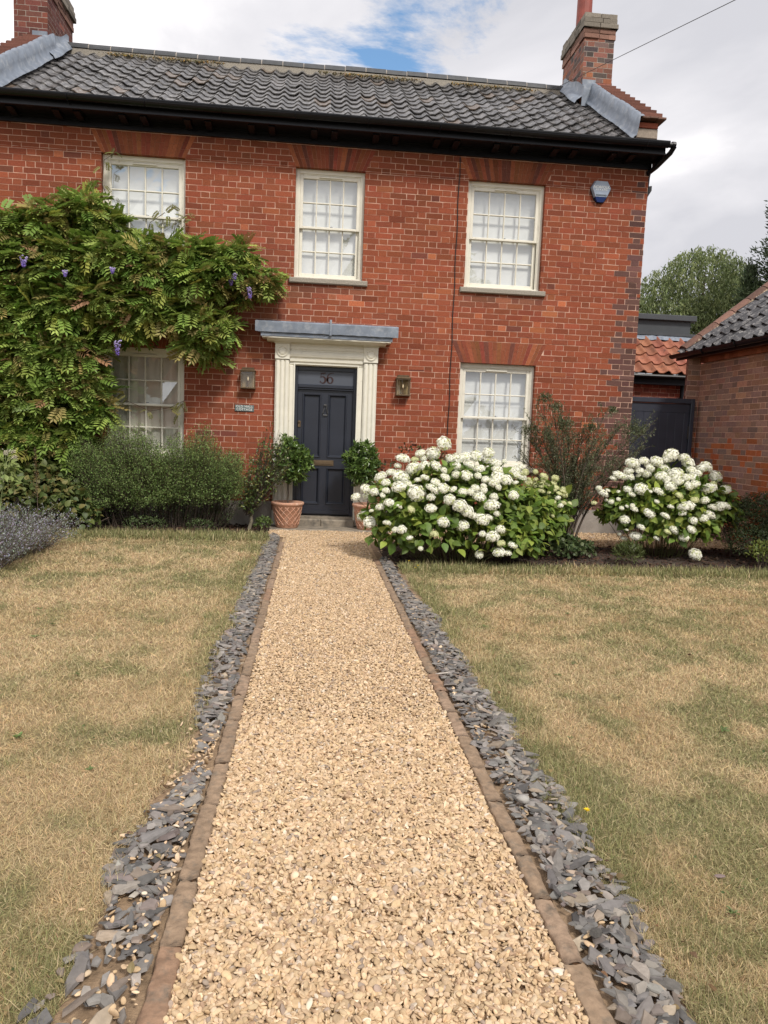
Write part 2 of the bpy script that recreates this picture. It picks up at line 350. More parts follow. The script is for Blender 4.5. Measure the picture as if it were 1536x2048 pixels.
# ------------------------------------------------------------------ ground
def dryness(x, y):
    n = .5 + (fbm(x, y, 1.5, 3) - .5) * .6 + (fbm(x, y, .24, 9) - .5) * 1.2
    right = np.where(np.asarray(x) > 1, .02, .06)
    edge = np.minimum(np.abs(np.asarray(x) - 1.15), np.abs(np.asarray(x) + .45))
    g = np.clip(1 - edge / .25, 0, 1) * .10
    back = np.clip((np.asarray(y) + 3.9) / .8, 0, 1) * np.where(np.asarray(x) > 1, .22, .0) + np.clip((np.asarray(y) + 2.6) / 1.4, 0, 1) * np.where(np.asarray(x) < 0, .2, 0)
    tf = fbm(x, y, .21, 61, 3); tf = np.clip((tf - .56) / .09, 0, 1) * np.clip(fbm(x, y, .8, 62, 2) * 1.6 - .25, 0, 1)
    return np.clip((n - .285 + right - g - back) / .42 - tf * .7, 0, 1)
GREEN = np.array([.27, .24, .125]); STRAW = np.array([.46, .345, .20]); OCHRE = np.array([.36, .235, .09])
def lawncol(x, y):
    d = dryness(x, y); c = mixc(GREEN, STRAW, d); o = np.clip((fbm(x, y, 1.1, 31) - .5) * 3, 0, 1)
    return c * (1 - .35 * o[:, None]) + OCHRE[None] * .35 * o[:, None]
def sheet(name, x0, x1, y0, y1, z, step, mat, colf=None, kind='structure', zj=0.0):
    nx = max(2, int((x1 - x0) / step) + 1); ny = max(2, int((y1 - y0) / step) + 1)
    X, Y = np.meshgrid(np.linspace(x0, x1, nx), np.linspace(y0, y1, ny)); X = X.ravel(); Y = Y.ravel()
    Z = z + zj * (fbm(X, Y, .5, 5) - .5)
    i = np.arange(nx * ny).reshape(ny, nx)
    F = np.stack([i[:-1, :-1], i[:-1, 1:], i[1:, 1:], i[1:, :-1]], -1).reshape(-1, 4)
    o = mesh_np(name, np.stack([X, Y, Z], 1), F, mat, None if colf is None else colf(X, Y), smooth=True)
    tag(o, kind=kind); return o
sheet('ground', -400, 400, -300, 600, -0.045, 100, MT['ground'])
lawnl = sheet('lawn', -9, -.43, -13, -.95, -.012, .09, MT['lawn'], lambda x, y: lawncol(x, y) * .72, zj=.02)
lawnr = sheet('lawn', 1.15, 9, -13, -3.05, -.012, .09, MT['lawn'], lambda x, y: lawncol(x, y) * .72, zj=.02)
path = sheet('path', -.2, .92, -13, -.45, -.005, .3, MT['gravelbase'])
gstrip = sheet('path', .93, 12, -1.42, 3.2, -.016, .5, MT['gravelbase'])
sheet('verge_soil', -.75, -.14, -13, -.95, -.016, .15, MT['dirt'], zj=.004).name = 'path_edge'
sheet('verge_soil', .9, 1.32, -13, -1.4, -.016, .15, MT['dirt'], zj=.004).name = 'path_edge'
sheet('flower_bed', -9, -.38, -1.12, .02, -.006, .1, MT['soil'], zj=.04)
sheet('flower_bed', 1.0, 9, -3.2, -1.38, -.004, .1, MT['soil'], zj=.04)

# mulch on the beds
def bark_bits():
    n = 9000
    x = np.where(U(size=n) < .45, U(-4.6, -.4, n), 0); right = x == 0
    x[right] = U(1.05, 6.5, right.sum()); y = np.where(right, U(-3.2, -1.38, n), U(-1.12, -.02, n))
    tV = np.array([[-.5, -1, 0], [.5, -1, .1], [.6, 1, 0], [-.4, .9, .12], [0, 0, .4]]); tF = np.array([[0, 1, 4], [1, 2, 4], [2, 3, 4], [3, 0, 4]])
    S = U(.008, .022, n)[:, None] * np.array([[1, 1, .8]])
    C = jit(np.tile([[.075, .045, .032]], (n, 1)), .35)
    V, F, c = inst(tV, tF, np.stack([x, y, U(.0, .022, n)], 1), randrot(n, .5), S, C)
    tag(mesh_np('bark_mulch', V, F, MT['moss'], c), kind='stuff')
bark_bits()

# pebbles of the path
def ico(level, seed=0, squash=(1, .75, .5)):
    t = (1 + 5 ** .5) / 2
    V = [(-1, t, 0), (1, t, 0), (-1, -t, 0), (1, -t, 0), (0, -1, t), (0, 1, t), (0, -1, -t), (0, 1, -t), (t, 0, -1), (t, 0, 1), (-t, 0, -1), (-t, 0, 1)]
    F = [(0, 11, 5), (0, 5, 1), (0, 1, 7), (0, 7, 10), (0, 10, 11), (1, 5, 9), (5, 11, 4), (11, 10, 2), (10, 7, 6), (7, 1, 8), (3, 9, 4), (3, 4, 2), (3, 2, 6), (3, 6, 8), (3, 8, 9), (4, 9, 5), (2, 4, 11), (6, 2, 10), (8, 6, 7), (9, 8, 1)]
    V = [np.array(v, float) / np.linalg.norm(v) for v in V]
    for _ in range(level):
        mid = {}; F2 = []
        def m(a, b):
            k = (min(a, b), max(a, b))
            if k not in mid: p = V[a] + V[b]; V.append(p / np.linalg.norm(p)); mid[k] = len(V) - 1
            return mid[k]
        for a, b, c in F:
            x, y, z = m(a, b), m(b, c), m(c, a); F2 += [(a, x, z), (b, y, x), (c, z, y), (x, y, z)]
        F = F2
    V = np.array(V); r = np.random.default_rng(seed)
    if seed:
        d = norm(r.normal(size=(7, 3))); lim = r.uniform(.62, .95, 7)
        for k in range(7):                      # cut soft facets
            over = V @ d[k] - lim[k]; V = V - np.clip(over, 0, None)[:, None] * d[k] * .85
        V = V * (1 + r.normal(0, .04, (len(V), 1)))
    return V * np.array(squash), np.array(F)
PEB = [np.array(c) * np.array([.955, .975, 1.05]) for c in [(.60, .43, .255), (.55, .39, .225), (.63, .47, .30), (.48, .335, .19), (.57, .40, .22), (.36, .275, .20), (.68, .56, .41), (.40, .27, .165)]]
PW = np.array([.27, .22, .17, .13, .12, .035, .02, .04]); PW /= PW.sum()
def pebbles(name, P, size, lv, tilt=.72):
    n = len(P); parts = []
    vi = rng.integers(1, 7, n)
    for k in range(1, 7):
        s = vi == k; m = s.sum()
        if not m: continue
        tV, tF = ico(lv, 40 + k, (1.25, U(.62, .95), U(.24, .42)))
        C = jit(np.array(PEB)[rng.choice(8, m, p=PW)], .12, .08)
        parts.append(inst(tV, tF, P[s], randrot(m, tilt), (size[s] * np.clip(np.exp(rng.normal(0, .28, m)), .5, 1.9))[:, None] * U(.75, 1.2, (m, 3)), C))
    V, F, C = merge(parts)
    return tag(mesh_np(name, V, F, MT['pebble'], C, smooth=True), kind='stuff')
def stones(n, x0, x1, y0, y1, dens_y=None):
    x = U(x0, x1, n); y = U(y0, y1, n) if dens_y is None else dens_y(n)
    return x, y
# near part, middle, far
def pebble_field():
    # (y range, count, level)
    for (y0, y1, dens, lv, r) in ((-9.9, -7.3, 15500, 1, .0088), (-7.3, -3.6, 11500, 0, .0094), (-3.6, -.5, 7600, 0, .0108)):
        n = int((y1 - y0) * 1.02 * dens); x = U(-.158, .862, n); y = U(y0, y1, n)
        if y1 > -1: pass
        z = U(-.006, .007, n) + .016 * (fbm(x, y, .45, 8) - .4)
        pebbles('gravel', np.stack([x, y, z], 1), np.full(n, r), lv)
    # widening at the doorstep and the strip along the wall
    n = 2600; x = U(-.42, -.14, n); y = U(-1.2, -.5, n); k = y > -.95 - (x + .42) * .9
    n2 = 26000; X = U(.86, 6.2, n2); Y = U(-1.4, .2, n2); 
    x = np.concatenate([x[k], X]); y = np.concatenate([y[k], Y])
    pebbles('gravel', np.stack([x, y, U(-.008, .008, len(x))], 1), np.full(len(x), .0125), 0)
    # stray pebbles on soil, kerb and slate
    n = 800; side = U(size=n) < .7
    x = np.where(side, -.24 - np.abs(rng.normal(0, .075, n)) * np.where(rng.random(n) < .06, 2.0, 1), .96 + np.abs(rng.normal(0, .07, n))); y = np.where(side, -7.3 - np.abs(rng.normal(0, 1.4, n)), U(-9.6, -2, n))
    k = y > -9.8
    pebbles('gravel', np.stack([x, y, U(.0, .02, n)], 1)[k], np.full(k.sum(), .0082), 1)
pebble_field()

# slate chippings
def slates():
    def strip(n, xl, xr, side):
        y = -9.9 + (8.9 if side < 0 else 7.2) * U(size=n) ** 1.0
        w = U(size=n)
        wig = (fbm(y, y * 0 + side, .35, 21) - .5) * .13
        if side < 0:
            outer = np.interp(y, [-9.9, -9.05, -8.7, -8.4, -8.05, -7.8, -7.6, -7.1, -6.1, -4.7, -1.8, -1.0], [-.6, -.50, -.43, -.44, -.39, -.31, -.31, -.385, -.42, -.41, -.39, -.38])
            x = -.243 + (outer + wig + .243) * w
            k = ~((y > -7.85) & (y < -7.5) & (U(size=n) < .93)) & ~((y < -8.65) & (U(size=n) < .4))
        else:
            outer = np.interp(y, [-9.9, -9.1, -8.6, -8.1, -7.6, -6.7, -5.4, -3.8, -2.7], [1.12, 1.13, 1.17, 1.17, 1.16, 1.15, 1.15, 1.05, 1.0])
            x = .952 + (outer + wig - .952) * w; k = np.ones(n, bool)
        return x[k], y[k], w[k]
    xs = []; 
    for side, n in ((-1, 3300), (1, 3600)):
        xs.append(strip(n, 0, 0, side))
    x = np.concatenate([a[0] for a in xs]); y = np.concatenate([a[1] for a in xs]); w = np.concatenate([a[2] for a in xs])
    n = len(x); parts = []
    vi = rng.integers(0, 8, n)
    for k in range(8):
        s = vi == k; m = s.sum(); r = np.random.default_rng(90 + k); nn = r.integers(4, 8)
        a = np.sort(r.uniform(0, 2 * math.pi, nn)); a = np.linspace(0, 2 * math.pi, nn, endpoint=False) + r.uniform(-.3, .3, nn)
        rr = r.uniform(.65, 1.1, nn); P = np.stack([np.cos(a) * rr, np.sin(a) * rr * r.uniform(.5, .75), np.zeros(nn)], 1)
        top = P * np.array([.86, .86, 1]) + np.array([r.uniform(-.05, .05), 0, .2]); top[:, 2] += r.uniform(-.06, .06, nn)
        ctr = np.array([[0, 0, .24 + r.uniform(-.03, .04)]]); bot = np.array([[0, 0, -.02]])
        V = np.vstack([P, top, ctr, bot])
        F = []
        for i in range(nn):
            j = (i + 1) % nn; F += [(i, j, nn + j), (i, nn + j, nn + i), (nn + i, nn + j, 2 * nn), (j, i, 2 * nn + 1)]
        size = np.exp(rng.normal(math.log(.0215), .42, m)); size = np.clip(size, .011, .05)
        pal = np.array([(.15, .148, .150), (.195, .19, .187), (.10, .10, .103), (.24, .225, .21), (.19, .16, .14), (.15, .13, .128), (.27, .23, .185)])
        C = jit(pal[rng.choice(7, m, p=[.26, .26, .13, .14, .08, .05, .08])] * np.array([1.06, 1.0, .93]), .22, .05)
        hp = np.sin(np.clip(w[s], 0, 1) * math.pi) * .016
        Pp = np.stack([x[s], y[s], hp * U(.2, 1, m) + U(0, .008, m)], 1)
        parts.append(inst(V, np.array(F), Pp, randrot(m, .30), size[:, None] * U(.7, 1.3, (m, 3)) * np.array([[1.1, 1.05, .8]]), C))
    V, F, C = merge(parts)
    tag(mesh_np('slate_chippings', V, F, MT['slate'], C), kind='stuff')
slates()

# edging stones
ORD = ['first', 'second', 'third', 'fourth', 'fifth', 'sixth', 'seventh', 'eighth', 'ninth', 'tenth', 'eleventh', 'twelfth', 'thirteenth', 'fourteenth', 'fifteenth',
       'sixteenth', 'seventeenth', 'eighteenth', 'nineteenth', 'twentieth', 'twenty-first', 'twenty-second', 'twenty-third', 'twenty-fourth', 'twenty-fifth', 'twenty-sixth', 'twenty-seventh', 'twenty-eighth', 'twenty-ninth', 'thirtieth']
def kerb(side, ys):
    for i, (ya, yb) in enumerate(zip(ys[:-1], ys[1:])):
        r = np.random.default_rng(int(300 + i + (side > 0) * 50))
        L_ = abs(yb - ya) - .006; ny = max(4, int(L_ / .025)); nx = 6; nz = 3
        w = .062 + r.uniform(-.004, .004); cx = (-.193 if side < 0 else .898) + r.uniform(-.003, .003); h = .10
        # rounded section
        prof = [(-.5, -1), (-.5, -.25), (-.48, -.05), (-.40, 0), (-.12, .01), (.12, .01), (.40, 0), (.48, -.05), (.5, -.25), (.5, -1)]
        V = []; yy = np.linspace(0, 1, ny)
        for q, t in enumerate(yy):
            endf = 1 - .03 * (q in (0, ny - 1)); ez = -.0015 * (q in (0, ny - 1))
            for (px, pz) in prof:
                V.append((cx + px * w * endf + r.normal(0, .0022), ya + (yb - ya) * t * .994 + r.normal(0, .0015), .010 + pz * h + ez * 1.2 + r.normal(0, .0022)))
        V = np.array(V); k = len(prof)
        V[:, 2] += (fbm(V[:, 0] * 3, V[:, 1], .09, int(i + 70 + 40 * (side > 0))) - .5) * .016
        V[:, 0] += (V[:, 1] - (ya + yb) / 2) * r.uniform(-.012, .012)
        F = [[a * k + b, a * k + b + 1, (a + 1) * k + b + 1, (a + 1) * k + b] for a in range(ny - 1) for b in range(k - 1)]
        F2 = [list(range(k)), [(ny - 1) * k + b for b in range(k)][::-1]]
        base = np.array([(.27, .19, .128), (.255, .18, .122), (.285, .20, .14), (.27, .17, .112)])[r.integers(0, 4)]
        c = base * (1 + .25 * (fbm(V[:, 0], V[:, 1], .12, 77)[:, None] - .5))
        o = mesh_np('edging_stone', V, [np.array(F), np.array(F2)], MT['kerb'], c, smooth=True)
        nside = 'left' if side < 0 else 'right'
        tag(o, f'weathered edging stone, {ORD[i]} from the doorstep in the {nside} row beside the gravel path', 'edging stone', 'edging stones along the gravel path')
kerb(-1, [-1.6, -1.95, -2.4, -2.9, -3.35, -3.9, -4.35, -4.8, -5.25, -5.65, -6.0, -6.3, -6.65, -6.95, -7.3, -7.75, -8.1, -8.56, -8.85, -9.15, -9.45, -9.8])
kerb(1, [-2.7, -3.1, -3.5, -3.95, -4.35, -4.8, -5.2, -5.6, -5.95, -6.3, -6.6, -6.9, -7.2, -7.5, -7.82, -8.1, -8.32, -8.47, -8.7, -8.97, -9.2, -9.5, -9.8])

# grass blades
def grass():
    tV = np.array([[-.5, 0, 0], [.5, 0, 0], [-.38, .5, .16], [.38, .5, .16], [0, 1, .12]]); tF4 = np.array([[0, 1, 3, 2]]); 
    # as triangles
    tF = np.array([[0, 1, 3], [0, 3, 2], [2, 3, 4]])
    tot = []
    def zone(x0, x1, y0, y1, n, green=0, length=(.014, .038), up=.2, wid=.0010, edge=False):
        # density falls with the square of the distance from the path's near end
        c = []
        need = n; 
        while need > 0:
            m = need * 4
            x = U(x0, x1, m); y = U(y0, y1, m); d2 = (x - CO[0]) ** 2 + (y - CO[1]) ** 2 + 2.0
            k = U(size=m) < 4.6 / d2
            # keep the part of the garden near the view
            k &= (np.abs(x - CO[0] - .1 * (y - CO[1])) < .62 * (y - CO[1]) + .9)
            c.append(np.stack([x[k], y[k]], 1)); need -= k.sum()
            if len(c) > 60: break
        p = np.vstack(c)[:n]; n = len(p); x, y = p.T; d = np.sqrt((x - CO[0]) ** 2 + (y - CO[1]) ** 2)
        k = ~((x < 0) & (x > -.30 - .16 * fbm(y, y * 0, .35, 21))) & ~((x > 0) & (x < 1.06))
        # wavy margin
        k &= ~((x > 0) & (x < 1.05 + .12 * fbm(y, y * 0, .4, 22)))
        x = x[k]; y = y[k]; d = d[k]; n = len(x)
        az = U(0, 2 * math.pi, n); el = np.abs(rng.normal(up, .45, n)); el = np.clip(el, .02, 1.45)
        D = np.stack([np.cos(az) * np.cos(el), np.sin(az) * np.cos(el), np.sin(el)], 1); Nn = norm(np.stack([-np.cos(az) * np.sin(el), -np.sin(az) * np.sin(el), np.cos(el)], 1) + rng.normal(0, .4, (n, 3)))
        f = np.clip(d / 2.6, 1, 3.2)
        Ls = U(*length, n) * (1 + .25 * (f - 1)); Ws = wid * U(.8, 1.7, n) * f * 1.25
        dr = np.clip(dryness(x, y) + rng.normal(0, .30, n) - green, 0, 1)
        C = mixc([.245, .24, .105], [.59, .45, .265], dr); oc = np.clip((fbm(x, y, .9, 35) - .48) * 4, 0, 1)[:, None]; C = C * (1 - .45 * oc * dr[:, None]) + np.array([.40, .26, .12]) * .45 * oc * dr[:, None]; C = jit(C, .22)
        o = U(size=n) < .09; C[o] = jit(np.tile([[.62, .50, .30]], (o.sum(), 1)), .1)
        z = -.012 + .02 * (fbm(x, y, .5, 5) - .5) + U(0, .010, n)
        tot.append(inst(tV, tF, np.stack([x, y, z], 1), basis(D, Nn), np.stack([Ws, Ls, Ls], 1), C))
    zone(-5.5, -.30, -10.2, -1.0, 260000)
    zone(1.06, 6.6, -10.2, -3.05, 260000)
    zone(-5.5, -.30, -10.2, -1.0, 14000, green=-.25, length=(.035, .07), up=.12, wid=.0007)
    zone(1.06, 6.6, -10.2, -3.05, 14000, green=-.25, length=(.035, .07), up=.12, wid=.0007)
    # greener longer grass along the margins
    zone(-.62, -.33, -9.8, -1.0, 7000, green=.35, length=(.03, .065), up=.8)
    zone(1.13, 1.38, -9.8, -3.1, 9000, green=.4, length=(.03, .065), up=.8)
    zone(-4.6, -.4, -1.55, -.95, 9000, green=.7, length=(.03, .075), up=.9, wid=.0014)
    zone(1.1, 6.6, -3.45, -3.05, 9000, green=.6, length=(.03, .07), up=.9, wid=.0014)
    V, F, C = merge(tot)
    tag(mesh_np('grass', V, F, MT['grass'], C), kind='stuff')
grass()

# low clover and plantain leaves in the lawn
def lawn_weeds():
    n = 5200
    x = np.where(U(size=n) < .45, U(-4, -.5, n), U(1.2, 5.5, n)); y = -9.9 + U(size=n) ** 1.3 * 8.5
    k = (dryness(x, y) < .45) & ~((x > 0) & (y > -3.1)); x = x[k]; y = y[k]; n = len(x)
    tV = np.array([[0, 0, 0], [-.45, .45, .1], [0, .5, 0], [.45, .45, .1], [-.3, .85, .12], [.3, .85, .12], [0, 1, .05]])
    tF = np.array([[0, 2, 1], [0, 3, 2], [1, 2, 4], [2, 3, 5], [2, 6, 4], [2, 5, 6]])
    C = jit(np.tile([[.075, .115, .035]], (n, 1)), .25)
    az = U(0, 6.28, n); el = U(.05, .6, n); D = np.stack([np.cos(az) * np.cos(el), np.sin(az) * np.cos(el), np.sin(el)], 1)
    V, F, c = inst(tV, tF, np.stack([x, y, U(.0, .012, n)], 1), basis(D, norm(np.array([[0, 0, 1.]]) + rng.normal(0, .3, (n, 3)))), np.stack([U(.007, .014, n)] * 2 + [U(.007, .014, n)], 1), C)
    tag(mesh_np('clover', V, F, MT['leaf'], c), kind='stuff')
lawn_weeds()

# ------------------------------------------------------------------ the house
HX0, HX1, HD = -4.40, 4.98, 5.2
ZT = 5.40
house = thing('brick_house', (.33, 0, 0), 'two-storey red brick cottage with dark pantiled roof, cream sash windows and navy front door', 'house')
C_ = .0805                                         # brick course
WINS = dict(A=(-2.82, -1.69, 3.577, 5.10), B=(-.172, .808, 3.577, 5.095), C=(2.30, 3.44, 3.577, 5.095), D=(2.30, 3.445, .97, 2.50), E=(-2.82, -1.69, .97, 2.50))
def brickcol(s, z, n=None):
    s = np.asarray(s); z = np.asarray(z)
    base = np.array([.250, .068, .034])
    a = fbm(s, z, 1.7, 51); b = fbm(s * .6, z, .5, 52)
    c = np.tile(base, (len(s), 1)) * (1 + .6 * (a - .5))[:, None]
    c = c * (1 - .5 * np.clip(b - .55, 0, 1))[:, None]
    r = rng.random(len(s))
    patch = np.exp(-(((s - 3.0) / .9) ** 2 + ((z - 3.25) / .3) ** 2)) * .35 + np.exp(-(((s - .3) / 3.2) ** 2 + ((z - 3.2) / .3) ** 2)) * .12
    hot = r < (.012 + patch); c[hot] = np.array([.34, .105, .048]) * (1 + rng.normal(0, .1, (hot.sum(), 1)))
    dk = (r > .985); c[dk] = np.array([.16, .05, .034])
    # older plum-coloured bricks towards the corner
    edge = np.clip((s - (4.22 + .12 * np.clip(z - 2, 0, 4) + .25 * fbm(z, z * 0, .5, 60))) / .42, 0, 1) * np.clip((5.2 - z) / .9, .35, 1.15)
    pl = rng.random(len(s)) < edge * .85; c[pl] = np.array([.125, .062, .052]) * (1 + rng.normal(0, .15, (pl.sum(), 1)))
    # pinkish wash of old limewash below the climber
    pk = np.exp(-(((s + .9) / .7) ** 2 + ((z - 3.1) / .9) ** 2)) * .35
    c = c * (1 - pk[:, None]) + np.array([.25, .105, .078]) * pk[:, None]
    for (a_, b_, c_, d_) in WINS.values():     # damp-darkened bricks under the sills
        st = np.exp(-((z - (c_ - .16)) / .09) ** 2) * (s > a_ - .1) * (s < b_ + .1) * (z < c_ - .06) * .45 * fbm(s, z, .3, 71) * 1.6
        c = c * (1 - st[:, None]) + np.array([.12, .075, .06]) * st[:, None]
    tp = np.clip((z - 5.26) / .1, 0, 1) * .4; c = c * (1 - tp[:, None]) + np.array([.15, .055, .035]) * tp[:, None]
    sp = (fbm(s, z, .16, 73) > .66) & (rng.random(len(s)) < .5); c[sp] = c[sp] * .85
    return jit(c, .10, .3)
def brick_wall(name, s0, s1, z0, z1, openings, traps, W, colf, parent, mats, stretcher=.239, depth=.10, seed=1):
    """bricks laid in courses; W maps (s, depth, z) rows to world. Returns one object: bricks + mortar behind."""
    r = np.random.default_rng(seed)
    blocks = [((a, a, b, b), c, d) for a, b, c, d in openings] + [((a, a2, b, b2), c, d) for a, b, c, a2, b2, d in traps]
    V = []; SZ = []
    prev = []
    nc = int(math.ceil((z1 - z0) / C_))
    for k in range(nc):
        za, zb = z0 + k * C_, min(z0 + (k + 1) * C_, z1)
        # Flemish bond: stretcher, header, stretcher ... each header centred on the stretcher below
        Pd = stretcher * 1.5; o_ = s0 - Pd + (Pd / 2 if k % 2 else 0) + r.normal(0, .006); J = []
        while o_ < s1 + Pd:
            J += [o_ + r.normal(0, .0025), o_ + stretcher + r.normal(0, .0025)]; o_ += Pd
        prev = np.array(J)
        cuts = sorted({za, zb} | {c for _, c, d in blocks if za + .004 < c < zb - .004} | {d for _, c, d in blocks if za + .004 < d < zb - .004})
        for a, b in zip(cuts[:-1], cuts[1:]):
            blk = []
            for (la, lb, ra, rb), c, d in blocks:
                if c <= (a + b) / 2 <= d:
                    ta, tb = (a - c) / (d - c), (b - c) / (d - c)
                    blk.append((la + (lb - la) * ta, la + (lb - la) * tb, ra + (rb - ra) * ta, ra + (rb - ra) * tb))
            g = .0033
            for i in range(len(J) - 1):
                pcs = [[max(J[i] + g, s0), max(J[i] + g, s0), min(J[i + 1] - g, s1), min(J[i + 1] - g, s1)]]
                if pcs[0][2] - pcs[0][0] < .012: continue
                for bl in blk:
                    out = []
                    for p in pcs:
                        l_ = [p[0], p[1], min(p[2], bl[0]), min(p[3], bl[1])]; r_ = [max(p[0], bl[2]), max(p[1], bl[3]), p[2], p[3]]
                        for q in (l_, r_):
                            if (q[2] - q[0] + q[3] - q[1]) / 2 > .01: out.append([q[0], q[1], max(q[2], q[0]), max(q[3], q[1])])
                    pcs = out
                lo = a + (g if a == za else 0); hi = b - (g if b == zb else 0)
                if hi - lo < .006: continue
                for p in pcs:
                    jy = -abs(r.normal(0, .0012)); j = r.normal(0, .0016, 8)
                    V.append([(p[0] + j[0], jy, lo + j[1]), (p[2] + j[2], jy, lo + j[3]), (p[3] + j[4], jy, hi + j[5]), (p[1] + j[6], jy, hi + j[7]),
                              (p[0], depth, lo), (p[2], depth, lo), (p[3], depth, hi), (p[1], depth, hi)])
                    SZ.append(((p[0] + p[2]) / 2, (za + zb) / 2 + .3 * i * 0))
    V = np.array(V); SZ = np.array(SZ); n = len(V)
    C = colf(SZ[:, 0], SZ[:, 1]); C = np.repeat(C, 8, 0)
    f = np.array([[0, 1, 2, 3], [1, 5, 6, 2], [4, 0, 3, 7], [3, 2, 6, 7], [4, 5, 1, 0]])
    F = (f[None] + (np.arange(n) * 8)[:, None, None]).reshape(-1, 4); V = V.reshape(-1, 3)
    # mortar: cells that no opening takes
    ss = sorted({s0, s1} | {v for a, b, c, d in openings for v in (a, b)}); zz = sorted({z0, z1} | {v for a, b, c, d in openings for v in (c, d)})
    MV = []; 
    for a, b in zip(ss[:-1], ss[1:]):
        for c, d in zip(zz[:-1], zz[1:]):
            m = ((a + b) / 2, (c + d) / 2)
            if any(o[0] < m[0] < o[1] and o[2] < m[1] < o[3] for o in openings): continue
            MV += [(a, .0012, c), (b, .0012, c), (b, .0012, d), (a, .0012, d)]
    for a, b, c, d in openings:
        for (p, q) in (((a - .003, c), (a - .003, d)), ((b + .003, d), (b + .003, c)), ((a, d + .003), (b, d + .003)), ((b, c - .003), (a, c - .003))):
            MV += [(p[0], .0012, p[1]), (q[0], .0012, q[1]), (q[0], .22, q[1]), (p[0], .22, p[1])]
    MV = np.array(MV, float); MF = np.arange(len(MV)).reshape(-1, 4) + len(V)
    VV = W(np.vstack([V, MV])); FF = np.vstack([F, MF]); CC = np.vstack([C, np.ones((len(MV), 3))])
    return mesh_np(name, VV, FF, mats, CC, parent=parent, mi=np.concatenate([np.zeros(len(F)), np.ones(len(MF))]))

ARC = .145
arches = []
for k, (a, b, c, d) in WINS.items():
    top = 2.815 if d < 3 else 5.39
    arches.append((a, b, d, a - ARC * (top - d) / .31, b + ARC * (top - d) / .31, top))
openings = [v for v in WINS.values()] + [(-.25, .92, .0, 2.36)]
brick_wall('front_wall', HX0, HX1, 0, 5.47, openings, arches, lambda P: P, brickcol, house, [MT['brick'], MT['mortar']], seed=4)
# arches of rubbed bricks
for (a, b, z0, a2, b2, z1) in arches:
    n = int((b2 - a2) / .066); V = []; C = []; r = np.random.default_rng(int(abs(a) * 100 + z0 * 10))
    seq = np.linspace(0, 1, n + 1); seq[1:-1] += r.normal(0, .0015, n - 1)
    base = np.array([.25, .07, .036])
    for i in range(n):
        cuts = [0, r.choice([.38, .62]), 1]
        col = base * (1 + r.normal(0, .10)) * np.array([1, 1 + r.normal(0, .12), 1])
        if r.random() < .12: col = np.array([.35, .11, .05])
        if r.random() < .12: col = np.array([.15, .05, .034])
        for t0, t1 in zip(cuts[:-1], cuts[1:]):
            g = .0012
            def X(s, t): return (a + (b - a) * s) * (1 - t) + (a2 + (b2 - a2) * s) * t
            zA, zB = z0 + (z1 - z0) * t0 + g, z0 + (z1 - z0) * t1 - g; jy = -.001 - abs(r.normal(0, .001))
            q = [(X(seq[i], t0) + g, zA), (X(seq[i + 1], t0) - g, zA), (X(seq[i + 1], t1) - g, zB), (X(seq[i], t1) + g, zB)]
            V += [(x, jy, z) for x, z in q] + [(x, .115, z) for x, z in q]; C += [col * (1 + r.normal(0, .05))] * 8
    V = np.array(V); m = len(V) // 8
    f = np.array([[0, 1, 2, 3], [1, 5, 6, 2], [4, 0, 3, 7], [3, 2, 6, 7], [4, 5, 1, 0]])
    F = (f[None] + (np.arange(m) * 8)[:, None, None]).reshape(-1, 4)
    mesh_np('brick_arch', V, F, MT['arch'], np.clip(np.array(C), 0, 1), parent=house)

# rendered plinth either side of the door
mb = MB(); mb.box(HX0, -.42, -.022, .0, -.05, .36); mb.box(1.10, HX1 + .01, -.022, .0, -.05, .36); mb.build('plinth', MT['render'], house)
# side, back and gable walls
MB_ = MB()
EV, RY, RZ = 5.62, 2.60, 7.55
for x0, x1 in ((HX0, HX0 + .02), (HX1 - .02, HX1)):
    MB_.prism([(x0, .0 + .10, -.05), (x0, HD, -.05), (x0, HD, EV), (x0, RY, RZ + .03), (x0, .10, EV + .12)], (x1 - x0, 0, 0), c=(.27, .065, .036))
MB_.box(HX0, HX1, HD - .02, HD, -.05, EV, c=(.27, .065, .036))
MB_.build('side_wall', MT['brick'], house)

